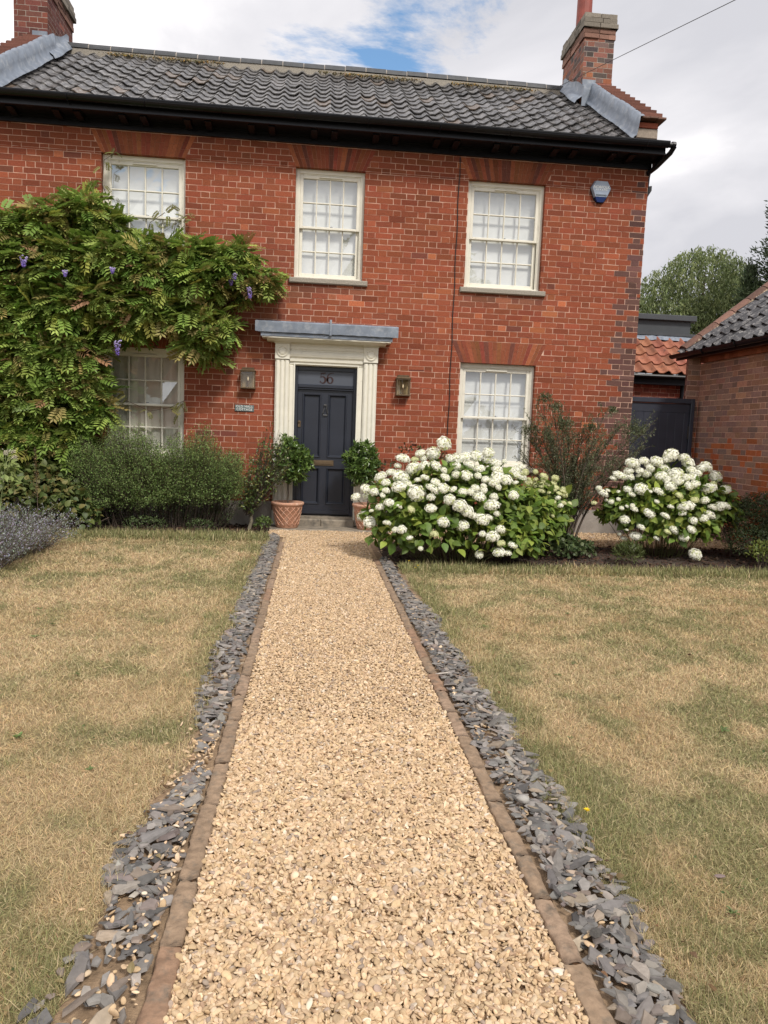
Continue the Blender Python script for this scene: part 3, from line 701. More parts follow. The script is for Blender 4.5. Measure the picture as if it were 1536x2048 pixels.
# sash windows
def add_window(a, b, z0, z1, kind):
    w = b - a; cx = (a + b) / 2; fy = .075
    m = MB()
    # box frame
    m.bevbox(a, a + .05, fy, fy + .12, z0, z1); m.bevbox(b - .05, b, fy, fy + .12, z0, z1)
    m.bevbox(a + .05, b - .05, fy, fy + .12, z1 - .062, z1)
    m.box(a + .05, b - .05, fy - .012, fy + .12, z0, z0 + .036)
    m.box(a - .0, b + .0, fy - .03, fy + .0, z0, z0 + .022)
    # inner bead
    m.box(a + .05, a + .062, fy + .012, fy + .03, z0 + .036, z1 - .062); m.box(b - .062, b - .05, fy + .012, fy + .03, z0 + .036, z1 - .062); m.box(a + .062, b - .062, fy + .012, fy + .03, z1 - .074, z1 - .062)
    root = m.build('sash_window', MT['paint'], house)
    zi0, zi1 = z0 + .036, z1 - .074; zm = zi0 + (zi1 - zi0) * .492
    def sash(name, za, zb, y, top, bot):
        s = MB(); st = .046; x0, x1 = a + .062, b - .062
        s.bevbox(x0, x0 + st, y, y + .038, za, zb, .005); s.bevbox(x1 - st, x1, y, y + .038, za, zb, .005)
        s.bevbox(x0 + st, x1 - st, y, y + .038, zb - top, zb, .005); s.bevbox(x0 + st, x1 - st, y, y + .038, za, za + bot, .005)
        gx0, gx1, gz0, gz1 = x0 + st, x1 - st, za + bot, zb - top
        for i in (1, 2, 3):
            x = gx0 + (gx1 - gx0) * i / 4; s.bevbox(x - .0095, x + .0095, y + .006, y + .036, gz0, gz1, .006)
        zc = (gz0 + gz1) / 2
        for i in range(4):
            xa = gx0 + (gx1 - gx0) * i / 4 + (.0095 if i else 0); xb = gx0 + (gx1 - gx0) * (i + 1) / 4 - (.0095 if i < 3 else 0)
            s.bevbox(xa, xb, y + .006, y + .036, zc - .0095, zc + .0095, .006)
        o = s.build(name, MT['paint'], root)
        g = MB()
        for i in range(4):
            for (p, q) in ((gz0, zc), (zc, gz1)):
                xa = gx0 + (gx1 - gx0) * i / 4; xb = gx0 + (gx1 - gx0) * (i + 1) / 4; t = rng.normal(0, .0022, 4)
                g.add([(xa, y + .024 + t[0], p), (xb, y + .024 + t[1], p), (xb, y + .024 + t[2], q), (xa, y + .024 + t[3], q)], [[0, 1, 2, 3]])
        g.build('glass', MT['glass'], root)
        return gx0, gx1
    sash('upper_sash', zm - .02, zi1, fy + .016, .05, .034)
    sash('lower_sash', zi0, zm + .02, fy + .062, .034, .06)
    # trickle vent on the head of the upper sash
    v = MB(); v.bevbox(cx - .16, cx + .16, fy - .004, fy + .016, zi1 - .034, zi1 - .012, .004); v.build('vent', MT['paint'], root)
    # blind: gently rippled cloth with sewn folds
    nx, nz = 40, 60; xs = np.linspace(a + .04, b - .04, nx); zs = np.linspace(z0 + .02, z1 - .02, nz); X, Z = np.meshgrid(xs, zs)
    yb = fy + .135
    if kind == 'blind':
        fold = .3; ph = (z1 - Z) % fold
        Y = yb - .012 * np.exp(-(ph / .012) ** 2) + .014 * (fbm(X.ravel(), Z.ravel(), .45, int(a * 10 + z0 * 7) + 30).reshape(X.shape) - .5) + .006 * np.sin(ph / fold * math.pi)
    else:
        Y = yb + .022 * np.sin(X * 34 + 1.5 * np.sin(Z * 1.3)) + .01 * np.sin(X * 71 + Z)
    i = np.arange(nx * nz).reshape(nz, nx); F = np.stack([i[:-1, :-1], i[:-1, 1:], i[1:, 1:], i[1:, :-1]], -1).reshape(-1, 4)
    mesh_np('blind' if kind == 'blind' else 'curtain', np.stack([X.ravel(), Y.ravel(), Z.ravel()], 1), F, MT['blind' if kind == 'blind' else 'curtain'], smooth=True, parent=root)
    # stone sill
    s = MB(); s.bevbox(a - .065, b + .075, -.05, fy + .05, z0 - .075, z0 + .0, .012); s.build('sill', MT['stone'], root)
    # sash fastener
    s = MB(); s.box(cx - .0, cx + .045, fy + .055, fy + .075, zm + .022, zm + .034); s.build('fastener', MT['iron'], root)
for k, v in WINS.items(): add_window(*v, 'curtain' if k == 'E' else 'blind')

# front door and its surround
DX0, DX1 = -.12, .78
fr = MB()
fr.bevbox(DX0, DX0 + .045, .04, .16, .16, 2.34); fr.bevbox(DX1 - .045, DX1, .04, .16, .16, 2.34); fr.bevbox(DX0 + .045, DX1 - .045, .04, .16, 2.285, 2.34)
fr.bevbox(DX0 + .045, DX1 - .045, .035, .16, 2.035, 2.085, .008); fr.bevbox(DX0 + .045, DX1 - .045, .05, .16, 2.012, 2.035, .004)
fr.build('door_frame', MT['navy'], house)
g = MB(); g.box(DX0 + .045, DX1 - .045, .066, .11, 2.085, 2.285); fan = g.build('fanlight', MT['fanlight'], house)
# the number, as swelling strokes
def stroke(mb, pts, ws, y0, y1, ox, oz, s):
    pts = np.array(pts, float); ws = np.array(ws, float); T = np.gradient(pts, axis=0); T = norm(T); Nn = np.stack([-T[:, 1], T[:, 0]], 1)
    A = pts + Nn * ws[:, None] / 2; B = pts - Nn * ws[:, None] / 2
    for i in range(len(pts) - 1):
        q = [A[i], A[i + 1], B[i + 1], B[i]]
        P = [(ox + p[0] * s, y0, oz + p[1] * s) for p in q]; Q = [(ox + p[0] * s, y1, oz + p[1] * s) for p in q]
        mb.add(np.array(P + Q), [[0, 1, 2, 3], [4, 7, 6, 5], [0, 4, 5, 1], [1, 5, 6, 2], [2, 6, 7, 3], [3, 7, 4, 0]])
def digits(oz, s, y0, y1, cx):
    mb = MB()
    t = np.linspace(0, 1, 22)
    # five: flag, stem, bowl
    stroke(mb, [(.14, .93), (.38, .93), (.60, .99)], [.12, .16, .10], y0, y1, cx - .66 * s * 1.0, oz, s)
    stroke(mb, [(.17, .98), (.14, .8), (.11, .54)], [.075, .07, .065], y0, y1, cx - .66 * s, oz, s)
    a = np.radians(140 - 300 * t); bx = .30 + .27 * np.cos(a); bz = .31 + .31 * np.sin(a)
    stroke(mb, np.stack([bx, bz], 1), .06 + .13 * np.clip(np.sin((t - .1) / .75 * math.pi), 0, 1), y0, y1, cx - .66 * s, oz, s)
    mb.lathe([(0, -.001), (.07 * s, -.001), (.07 * s, .0005)], (cx - .66 * s + .09 * s, y0, oz + .13 * s), 12, axis='y')
    # six: long arc and closed bowl
    a = np.radians(75 + 130 * t); bx = .56 + .50 * np.cos(a) ; bz = .44 + .56 * np.sin(a)
    stroke(mb, np.stack([bx, bz], 1), .06 + .12 * t, y0, y1, cx + .02 * s, oz, s)
    a = np.radians(150 + 360 * t); bx = .34 + .25 * np.cos(a); bz = .30 + .29 * np.sin(a)
    stroke(mb, np.stack([bx, bz], 1), .07 + .10 * np.abs(np.cos(a)), y0, y1, cx + .02 * s, oz, s)
    return mb
digits(2.112, .150, .062, .067, .335).build('house_number', MT['digit'], fan)
# door leaf with four moulded panels
LX0, LX1, LZ0, LZ1, LY = DX0 + .048, DX1 - .048, .17, 2.008, .085
dm = MB(); pan = []
px = [(LX0 + .075, LX0 + .345), (LX1 - .345, LX1 - .085)]
px = [(-.0, .265), (.375, .645)]
pz = [(.335, .87), (1.03, 1.95)]
ss = [LX0, px[0][0], px[0][1], px[1][0], px[1][1], LX1]; zz = [LZ0, pz[0][0], pz[0][1], pz[1][0], pz[1][1], LZ1]
for i in range(5):
    if i % 2 == 0: dm.box(ss[i], ss[i + 1], LY, LY + .045, LZ0, LZ1)
    else:
        for j in (0, 2, 4): dm.box(ss[i], ss[i + 1], LY + .0004, LY + .045, zz[j], zz[j + 1])
dm.box(LX0 + .0, LX1, LY - .022, LY, LZ0 + .02, LZ0 + .07)          # weather bar
door = dm.build('front_door', MT['navy'], house)
for (a, b) in px:
    for (c, d) in pz:
        m = MB()
        def ring(i0, y0, i1, y1):
            P = [(a + i0, y0, c + i0), (b - i0, y0, c + i0), (b - i0, y0, d - i0), (a + i0, y0, d - i0)]; Q = [(a + i1, y1, c + i1), (b - i1, y1, c + i1), (b - i1, y1, d - i1), (a + i1, y1, d - i1)]
            m.add(np.array(P + Q), [[k, (k + 1) % 4, 4 + (k + 1) % 4, 4 + k] for k in range(4)])
        ring(-.006, LY - .0, .0, LY - .014); ring(.0, LY - .014, .012, LY - .012); ring(.012, LY - .012, .028, LY + .012); ring(.028, LY + .012, .034, LY + .018)
        m.add([(a + .034, LY + .018, c + .034), (b - .034, LY + .018, c + .034), (b - .034, LY + .018, d - .034), (a + .034, LY + .018, d - .034)], [[0, 1, 2, 3]])
        m.build('door_panel', MT['navy'], door)
# knocker
kx, kz = .333, 1.72
m = MB(); loop = [(-.022, .075), (.022, .075), (.018, .02), (.036, -.045), (.03, -.072), (-.03, -.072), (-.036, -.045), (-.018, .02), (-.022, .075)]
m.tube([(kx + x, LY - .02, kz + z) for x, z in loop], .0075, 6); m.box(kx - .012, kx + .012, LY - .02, LY + .002, kz + .062, kz + .088); m.box(kx - .01, kx + .01, LY - .012, LY + .002, kz - .085, kz - .065)
m.build('door_knocker', MT['iron'], door)
m = MB(); m.bevbox(.165, .475, LY - .012, LY, .905, .985, .004); m.bevbox(.195, .445, LY - .018, LY - .012, .926, .966, .003); m.build('letter_plate', MT['brass'], door)
m = MB(); m.lathe([(.0, .016), (.022, .014), (.026, .0)], (-.045, LY - .0, 1.535), 16, axis='y'); m.bevbox(-.066, -.024, LY - .012, LY, 1.46, 1.52, .004); m.lathe([(0, .03), (.012, .028), (.014, .012)], (-.045, LY, 1.54), 12, axis='y'); m.build('door_lock', MT['brass'], door)
m = MB(); m.box(DX0 - .01, DX1 + .01, -.03, .16, .0, .155); m.bevbox(DX0 - .02, .30, -.115, -.03, -.0, .125, .015); m.bevbox(.304, DX1 + .02, -.115, -.03, -.0, .12, .015)
m.build('threshold', MT['step'], house)
# surround: pilasters, blocks with roundels, frieze, cornice, lead cover
sur = MB()
sur.bevbox(-.205, -.12, -.035, .10, .02, 2.345, .01); sur.bevbox(.78, .865, -.035, .10, .02, 2.345, .01); sur.bevbox(-.205, .865, -.035, .10, 2.3455, 2.43, .01)
sur.box(-.138, -.12, -.05, -.035, .02, 2.36); sur.box(.78, .798, -.05, -.035, .02, 2.36); sur.box(-.138, .798, -.05, -.035, 2.3601, 2.375)
root_s = sur.build('door_surround', MT['paint'], house)
for x0 in (-.402, .868):
    p = MB(); w = .197
    p.box(x0, x0 + w, -.06, .0, .0, 2.415)
    for k in range(3):          # reeds
        cx = x0 + .035 + .0635 * k; rr = .028; prof = [(cx + rr * math.cos(t), -.06 - rr * .8 * math.sin(t)) for t in np.linspace(math.pi, 0, 9)]
        V = [(x, y, z) for z in (.24, 2.405) for x, y in prof]; n = len(prof)
        p.add(V, [[i, i + 1, n + i + 1, n + i] for i in range(n - 1)])
        p.add([(x, y, .24) for x, y in prof], [list(range(n))]); p.add([(x, y, 2.405) for x, y in prof], [list(range(n))])
    p.bevbox(x0 - .012, x0 + w + .012, -.085, -.06, .02, .235, .008)
    p.build('pilaster', MT['paint'], root_s)
    b = MB(); b.bevbox(x0 - .006, x0 + w + .006, -.09, .0, 2.42, 2.635, .004)
    c0 = (x0 + w / 2, -.09, 2.527)
    b.lathe([(.078, .0), (.078, .012), (.066, .016), (.058, .004), (.05, .004), (.048, .012), (.03, .02), (0, .024)], c0, 28, axis='y')
    b.build('corner_block', MT['paint'], root_s)
    # flared capital
    q = MB(); prof = [(0, 0), (.012, .01), (.02, .035), (.05, .06), (.062, .075)]
    for (d0, h0), (d1, h1) in zip(prof[:-1], prof[1:]):
        P = [(x0 - .006 - d0, .0, 2.635 + h0), (x0 - .006 - d0, -.09 - d0, 2.635 + h0), (x0 + w + .006 + d0, -.09 - d0, 2.635 + h0), (x0 + w + .006 + d0, .0, 2.635 + h0)]
        Q = [(x0 - .006 - d1, .0, 2.635 + h1), (x0 - .006 - d1, -.09 - d1, 2.635 + h1), (x0 + w + .006 + d1, -.09 - d1, 2.635 + h1), (x0 + w + .006 + d1, .0, 2.635 + h1)]
        q.add(np.array(P + Q), [[0, 1, 5, 4], [1, 2, 6, 5], [2, 3, 7, 6]])
    q.build('capital', MT['paint'], root_s)
f = MB(); xa, xb = -.198, .861
prof = [(2.40, -.035), (2.40, -.06), (2.43, -.062), (2.435, -.05), (2.45, -.05), (2.465, -.075), (2.50, -.085), (2.535, -.075), (2.55, -.05), (2.565, -.05), (2.572, -.066), (2.61, -.066), (2.617, -.05), (2.65, -.052), (2.68, -.08), (2.712, -.115)]
V = [(x, y, z) for x in (xa, xb) for z, y in prof]; n = len(prof); f.add(V, [[i, i + 1, n + i + 1, n + i] for i in range(n - 1)])
f.build('frieze', MT['paint'], root_s)
cmat = MB(); cmat.box(-.585, 1.235, -.262, .0, 2.695, 2.712); cmat.prism([(-.52, 0, 2.66), (-.52, -.16, 2.66), (-.52, -.25, 2.695), (-.52, 0, 2.695)], (1.69, 0, 0)); cmat.build('cornice', MT['paint'], root_s)
ld = MB()
xs = np.linspace(-.60, 1.25, 40); n = len(xs); r = np.random.default_rng(8)
prof = [(-.272, 2.712), (-.276, 2.745), (-.268, 2.762), (-.30, 2.768), (-.305, 2.90), (-.292, 2.915), (.0, 2.965)]
V = []; 
for j, (y, z) in enumerate(prof):
    for x in xs:
        X = x if j < 3 else (x - .325) * 1.085 + .325
        V.append((X, y + r.normal(0, .0016), z + r.normal(0, .0022) * (j < 6)))
F = [[j * n + i, j * n + i + 1, (j + 1) * n + i + 1, (j + 1) * n + i] for j in range(len(prof) - 1) for i in range(n - 1)]
ld.add(V, F)
for e in (0, n - 1):
    idx = [j * n + e for j in range(len(prof))]; P = [V[i] for i in idx] + [(V[idx[0]][0], 0, prof[0][1])]
    ld.add(P, [list(range(len(P)))])
ld.box(.355, .385, -.312, .0, 2.75, 2.968, T=lambda V: V)      # welted seam
ld.build('lead_canopy', MT['lead'], root_s)

# doorstep slab
m = MB(); m.bevbox(-.42, 1.30, -.50, -.116, -.04, .022, .012)
V = None
o = m.build('doorstep', MT['step'], None); tag(o, 'low worn stone doorstep slab under the terracotta pots and navy door', 'doorstep')

# ------------------------------------------------------------------ roofs of pantiles
def pantiles(name, O, Uv, Vv, ncol, pitch, nrow, gauge, colf, mat, parent, amp=.028, clip=None, seed=0, lift=.03):
    O, Uv, Vv = (np.array(a, float) for a in (O, Uv, Vv)); Nv = np.cross(Uv, Vv); Nv /= np.linalg.norm(Nv)
    if Nv[2] < 0: Nv = -Nv
    r = np.random.default_rng(seed); K = 13; t = np.linspace(-.03, 1.03, K)
    prof = amp * (np.cos(2 * math.pi * t) + .28 * np.cos(4 * math.pi * t))
    V = []; C = []
    for row in range(nrow):
        for c in range(ncol):
            v0 = row * gauge - .045 + r.normal(0, .005); v1 = (row + 1) * gauge + .01; du = r.normal(0, .0035); dl = r.normal(0, .003)
            tw = r.normal(0, .006)
            u = (c + t) * pitch + du
            for (v, l) in ((v0, lift), (v0 + .004, lift + .013), ((v0 + v1) / 2, lift * .5 + .012), (v1, .008)):
                pass
            rows = []
            for (v, l) in ((v0, lift - .004), (v0 + .001, lift + .012), ((v0 + v1) / 2, lift * .55 + .010), (v1, .004)):
                sag = .004 * math.sin((c * pitch) * 1.7) + .006 * math.sin(row * .9 + c * .13)
                P = O + Uv * u[:, None] + Vv * (v + tw * (t - .5)[:, None] * 1.0) + Nv * (prof + l + dl + sag)[:, None]
                rows.append(P)
            V.append(np.vstack([rows[0], rows[1], rows[1], rows[2], rows[3]])); C.append(np.tile(colf(r, row, c), (K * 5, 1)))
    n = len(V); V = np.vstack(V); C = np.vstack(C)
    f = []
    for a in (0, 2, 3):
        f += [[a * K + i, a * K + i + 1, (a + 1) * K + i + 1, (a + 1) * K + i] for i in range(K - 1)]
    F = (np.array(f)[None] + (np.arange(n) * 5 * K)[:, None, None]).reshape(-1, 4)
    if clip is not None:
        cen = V[F].mean(1); F = F[clip(cen)]
    return mesh_np(name, V, F, mat, C, smooth=True, parent=parent)
sl = np.array([0, RY + .36, RZ - EV + .0]); SLEN = np.linalg.norm(sl); SV = sl / np.linalg.norm(sl)
RX0, RX1 = -4.06, 4.64
def darktile(r, row, c):
    b = np.array([.066, .062, .062]) * (1 + r.normal(0, .3)) + .03 * max(0, r.normal(0, .6))
    if r.random() < .05: b = np.array([.12, .085, .06])
    return np.clip(b, .012, .3)
roof = pantiles('roof', (RX0, -.36, EV - .01), (1, 0, 0), SV, 38, (RX1 - RX0) / 38, 12, SLEN / 12, darktile, MT['tile'], house, seed=3, amp=.022, lift=.018)
m = MB()      # boarding below the tiles and the rear slope
m.add([(RX0, -.33, EV - .03), (RX1, -.33, EV - .03), (RX1, RY, RZ - .04), (RX0, RY, RZ - .04)], [[0, 1, 2, 3]], c=(.02, .02, .02))
m.add([(HX0, HD + .3, EV - .03), (HX1, HD + .3, EV - .03), (HX1, RY, RZ), (HX0, RY, RZ)], [[0, 1, 2, 3]], c=(.05, .05, .05))
m.build('rear_slope', MT['tile'], house)
# lichen spots
m = MB()
for (u, v, c) in ((372, 189, (.42, .19, .02)), (548, 200, (.25, .2, .1))):
    pass
# ridge tiles with mortar joints
m = MB(); x = RX0; k = 0; r = np.random.default_rng(5)
ang = np.linspace(math.pi * 1.0, 0, 11)
while x < RX1 - .02:
    x2 = min(x + .355, RX1); dz = .012 * math.sin(x * .9) + r.normal(0, .003)
    for (xa, xb, rad, cc, mi) in ((x + .008, x2 - .008, .128, (.05, .052, .056), 0), (x2 - .010, x2 + .010, .122, (.45, .42, .38), 1)):
        P = [(xx, RY + rad * math.cos(a), RZ + .02 + dz + rad * .9 * math.sin(a)) for xx in (xa, xb) for a in ang]; n = len(ang)
        m.add(P, [[i, i + 1, n + i + 1, n + i] for i in range(n - 1)], c=cc, m=mi); m.add(P[n:], [list(range(n))], c=cc, m=mi); m.add(P[:n], [list(range(n))[::-1]], c=cc, m=mi)
    x = x2
m.build('ridge_tiles', [material('ridge_clay', (.05, .053, .058), rough=.6, nscale=12, namp=.3), MT['mortar_grey']], house)
m = MB(); m.box(RX0, RX1, RY - .115, RY - .03, RZ - .12, RZ + .015, c=(.28, .25, .2)); m.build('ridge_bedding', MT['stone'], house)
# moss along the ridge
n = 5200; x = U(RX0, RX1, n); k = fbm(x, x * 0, .7, 33) > (.40 + .22 * U(size=n)); x = x[k]; n = len(x); dn = np.abs(rng.normal(.11, .045, n))
P = np.stack([x, RY - dn - .02, RZ + .03 - dn * .62 + U(-.01, .02, n)], 1)
tV, tF = ico(0); 
C = np.array([(.20, .165, .09), (.30, .19, .07), (.26, .23, .18), (.09, .085, .05), (.38, .24, .08)])[rng.choice(5, n, p=[.32, .12, .3, .2, .06])]
V, F, c = inst(tV, tF, P, randrot(n, 1), U(.006, .022, n), jit(C, .2))
mesh_np('moss', V, F, MT['moss'], c, parent=roof)

# ------- chimneys
def chimney_col(s, z):
    r_ = rng.random(len(s)); pal = np.array([(.22, .095, .068), (.095, .070, .065), (.26, .12, .085), (.16, .105, .09), (.30, .11, .06)])
    return jit(pal[rng.choice(5, len(s), p=[.32, .26, .2, .16, .06])], .15)
def chimney_col2(s, z):
    pal = np.array([(.15, .052, .04), (.12, .047, .04), (.18, .062, .043)]); return jit(pal[rng.choice(3, len(s))], .15)
def chimney(x0, x1, y0, y1, z0, z1, colf, mats, pot, capz, worn):
    c = MB(); c.box(x0 + .02, x1 - .02, y0 + .02, y1 - .02, z0, z1); body = c.build('chimney', mats[1], house)
    q = C_; s = z0
    brick_wall('brickwork', x0, x1, z0, z1, [], [], lambda P: np.stack([P[:, 0], y0 + P[:, 1] * .4, P[:, 2]], 1), colf, body, mats, seed=21, depth=.05)
    brick_wall('brickwork', y0 + .004, y1, z0, z1, [], [], lambda P: np.stack([x0 + P[:, 1] * .4, y0 + y1 - P[:, 0], P[:, 2]], 1), colf, body, mats, seed=22, depth=.05)
    brick_wall('brickwork', y0 + .004, y1, z0, z1, [], [], lambda P: np.stack([x1 - P[:, 1] * .4, P[:, 0], P[:, 2]], 1), colf, body, mats, seed=23, depth=.05)
    # oversailing courses
    cap = MB(); r = np.random.default_rng(9)
    for i, (o, h) in enumerate(((.018, 2), (.045, 1), (.03, 1), (.02, 1))):
        zz0 = capz + sum(hh for _, hh in ((.018, 2), (.045, 1), (.03, 1), (.02, 1))[:i]) * q
        for j in range(h):
            for (a, b, fx) in ((x0 - o, x1 + o, 'x'), (y0 - o, y1 + o, 'y'), (y0 - o, y1 + o, 'Y')):
                L_ = b - a; k = max(2, int(L_ / .2)); e = np.linspace(a, b, k + 1); e[1:-1] += r.normal(0, .015, k - 1)
                for p, w_ in zip(e[:-1], e[1:]):
                    col = (np.array([.20, .175, .145]) if i else np.array([.22, .12, .09])) * (1 + r.normal(0, .2)); jj = r.normal(0, .005)
                    g = .004
                    if fx == 'x': cap.bevbox(p + g, w_ - g, y0 - o + jj, y0 + .1, zz0 + j * q + g, zz0 + (j + 1) * q - g, .006, c=col)
                    elif fx == 'y': cap.box(x0 - o + jj, x0 + .1, p + g + .001, w_ - g, zz0 + j * q + g, zz0 + (j + 1) * q - g, c=col)
                    else: cap.box(x1 - .1, x1 + o + jj, p + g + .001, w_ - g, zz0 + j * q + g, zz0 + (j + 1) * q - g, c=col)
    top = capz + 5 * q
    cap.box(x0 - .005, x1 + .005, y0, y1, capz + .01, top - .012, c=(.3, .27, .24))
    if worn:       # broken lumps of flaunching
        for k in range(26):
            px, py = r.uniform(x0, x1), r.uniform(y0, y1)
            tV, tF = ico(0); V = tV * r.uniform(.03, .075, 3) + np.array([px, py, top - .01]); cap.add(V, tF, c=np.array([.27, .24, .20]) * r.uniform(.7, 1.2))
    cap.build('chimney_cap', MT['brick'], body)
    if pot:
        p = MB(); p.lathe([(.15, -.1), (.145, .0), (.135, .03), (.128, .95), (.145, .96), (.15, 1.0), (.13, 1.005), (.13, 1.02), (.165, 1.03), (.17, 1.08), (.12, 1.09), (.10, .8)], (pot[0], pot[1], top - .25), 20)
        p.build('chimney_pot', material('pot_clay', (.25, .055, .038), rough=.6, nscale=9, namp=.2), body)
        p = MB(); p.lathe([(.138, 1.006), (.1385, 1.006), (.1385, 1.028), (.138, 1.028)], (pot[0], pot[1], top - .25), 20); p.build('pot_band', MT['white'], body)
    return body
bodyR = chimney(4.49, 5.00, 1.75, 2.80, 6.9, 8.13, chimney_col, [MT['brick'], MT['mortar_grey']], (4.70, 2.46), 8.07, True)
bodyL = chimney(-4.60, -4.10, 1.75, 2.95, 6.9, 8.10, chimney_col2, [MT['brick'], MT['mortar_grey']], None, 8.02, False)
# ------- parapets, tumbled tile copings, lead flashings
def parapet(xin, xout, side):
    """xin: inner face towards the roof, xout: outer face"""
    lo, hi = min(xin, xout), max(xin, xout)
    s = SV; p = MB()
    P = [(lo, -.12, EV - .08), (lo, -.12, EV + .30), (lo, RY, RZ + .12), (lo, HD + .2, EV + .2), (lo, HD + .2, EV - .1), (lo, .1, EV - .08)]
    p.prism(P, (hi - lo, 0, 0), c=(.25, .075, .045)); par = p.build('parapet', MT['brick'], house)
    # kneeler
    kb = MB()
    kb.bevbox(lo, hi, -.17, -.12, EV + .07, EV + .14, .006, c=(.30, .11, .07)); kb.bevbox(lo + .01, hi + .005, -.19, -.12, EV + .144, EV + .28, .01, c=(.33, .27, .22)); kb.bevbox(lo, hi, -.16, -.12, EV - .07, EV + .066, .006, c=(.30, .10, .05))
    kb.bevbox(lo, hi, -.20, -.12, EV + .284, EV + .36, .006, c=(.34, .10, .06)); kb.build('kneeler', MT['brick'], par)
    # tile steps
    t = MB(); r = np.random.default_rng(31)
    y = -.30; z = EV + .38; k = 0
    while y < 1.72:
        col = np.array([.15, .085, .065]) * (1 + r.normal(0, .18)); jj = r.normal(0, .008)
        a, b = (lo + .02, hi + .075) if side > 0 else (lo - .075, hi - .02)
        n = 3; e = np.linspace(a, b, n + 1)
        for i in range(n):
            t.bevbox(e[i] + .002, e[i + 1] - .002, y + r.normal(0, .006), y + .42, z + r.normal(0, .002), z + .028, .005, c=col * (1 + r.normal(0, .12)))
        t.bevbox(lo + (.04 if side > 0 else 0), hi + (.03 if side > 0 else -.04), y + .05, y + .42, z + .030, z + .095, .004, c=np.array([.15, .065, .048]) * (1 + r.normal(0, .15)))
        y += .2; z += .2 * SV[2] / SV[1]; k += 1
    t.build('tile_coping', MT['brick'], par)
    # lead: up the inner face of the parapet and over the first tiles
    ld = MB(); n = 44; rr = np.random.default_rng(6)
    sgn = -1 if side > 0 else 1
    prof = [(xin + sgn * .10, .06), (xin + sgn * .085, .085), (xin + sgn * .05, .115), (xin + sgn * .03, .22), (xin + sgn * .012, .37), (xin - sgn * .05, .385)]
    V = []
    for i in range(n):
        tt = i / (n - 1); y = -.34 + (1.95 + .34) * tt
        for (x, h) in prof:
            zz = EV + (y + .36) * SV[2] / SV[1]
            V.append((x + rr.normal(0, .0025), y, zz + h * 1.0 + rr.normal(0, .002) + .006 * math.sin(y * 5)))
    m_ = len(prof); ld.add(V, [[i * m_ + j, (i + 1) * m_ + j, (i + 1) * m_ + j + 1, i * m_ + j + 1] for i in range(n - 1) for j in range(m_ - 1)])
    # apron round the chimney foot
    cx = 4.49 if side > 0 else -4.10
    V = []; n = 16
    for i in range(n):
        y = 1.62 + (2.72 - 1.62) * i / (n - 1); zz = EV + (min(y, RY) + .36) * SV[2] / SV[1]
        up = .28 + .03 * math.sin(i * .45) + .06 * (1 - i / (n - 1)); ou = .15 + .02 * math.sin(i * .5)
        for (x, h) in ((cx + sgn * ou, .07), (cx + sgn * (ou - .03), .12), (cx + sgn * .05, .17), (cx + sgn * .012, .2), (cx + sgn * .010, up)):
            V.append((x, y, zz + h))
    ld.add(V, [[i * 5 + j, (i + 1) * 5 + j, (i + 1) * 5 + j + 1, i * 5 + j + 1] for i in range(n - 1) for j in range(4)])
    zf = EV + (1.74 + .36) * SV[2] / SV[1]
    ld2 = MB(); ld2.box(min(cx, cx - sgn * .22), max(cx, cx - sgn * .22), 1.715, 1.745, zf, zf + .42); ld2.build('lead_apron', MT['lead'], par)
    ld.build('lead_flashing', MT['lead'], par, smooth=True)
parapet(4.66, 4.98, 1); parapet(-4.08, -4.40, -1)

# ------- eaves: soffit, brackets, frieze board, gutter
e = MB()
e.box(HX0, HX1 + .02, -.035, -.001, 5.40, 5.505); e.box(HX0, HX1 + .02, -.06, -.0351, 5.475, 5.505)
e.box(HX0, HX1 + .06, -.335, -.0, 5.505, 5.535); e.box(HX0, HX1 + .06, -.36, -.3351, 5.49, 5.62); e.box(HX0, HX1 + .06, -.375, -.3601, 5.49, 5.512)
e.prism([(HX1 + .04, -.36, 5.49), (HX1 + .04, 0, 5.40), (HX1 + .04, 0, 5.60), (HX1 + .04, -.36, 5.62)], (.02, 0, 0))
eav = e.build('eaves', MT['black'], house)
x = HX0 + .18; k = 0
while x < HX1 - .05:
    b = MB(); b.prism([(x, -.30, 5.505), (x, -.30, 5.48), (x, -.22, 5.468), (x, -.06, 5.45), (x, -.06, 5.505)], (.085, 0, 0), c=(1, 1, 1)); b.build('bracket', MT['black'], eav)
    x += .275 if k % 2 == 0 else .575; k += 1
gt = MB(); n = 9; an = np.linspace(math.pi, 2 * math.pi, n)
xs = np.linspace(HX0, HX1 + .06, 12); r = np.random.default_rng(2); gy, gr = -.435, .062
P = []
for x in xs:
    dz = .006 * math.sin(x * 1.3)
    for a in an: P.append((x, gy + gr * math.cos(a), 5.625 + dz + gr * 1.1 * math.sin(a)))
gt.add(P, [[i * n + j, (i + 1) * n + j, (i + 1) * n + j + 1, i * n + j + 1] for i in range(len(xs) - 1) for j in range(n - 1)])
for s_ in (0, len(xs) - 1): gt.add([P[s_ * n + j] for j in range(n)], [list(range(n))])
gt.box(HX0, xs[-1], gy - gr - .004, gy - gr + .004, 5.615, 5.632)
gut = gt.build('gutter', MT['black'], house)
for x in np.arange(HX0 + .3, HX1, .98):
    b = MB(); pts = [(x, gy + (gr + .006) * math.cos(a), 5.625 + (gr + .006) * 1.1 * math.sin(a)) for a in an]
    b.tube(pts, .007, 4); b.box(x - .012, x + .012, -.38, -.362, 5.54, 5.63); b.build('gutter_bracket', MT['black'], gut)
d = MB(); d.tube([(5.0, gy, 5.60), (5.10, gy, 5.60), (5.13, gy + .01, 5.58), (5.11, gy + .07, 5.52), (5.02, -.14, 5.40), (4.97, -.02, 5.36), (5.0, .08, 5.33), (5.0, .12, 5.0)], .036, 10)
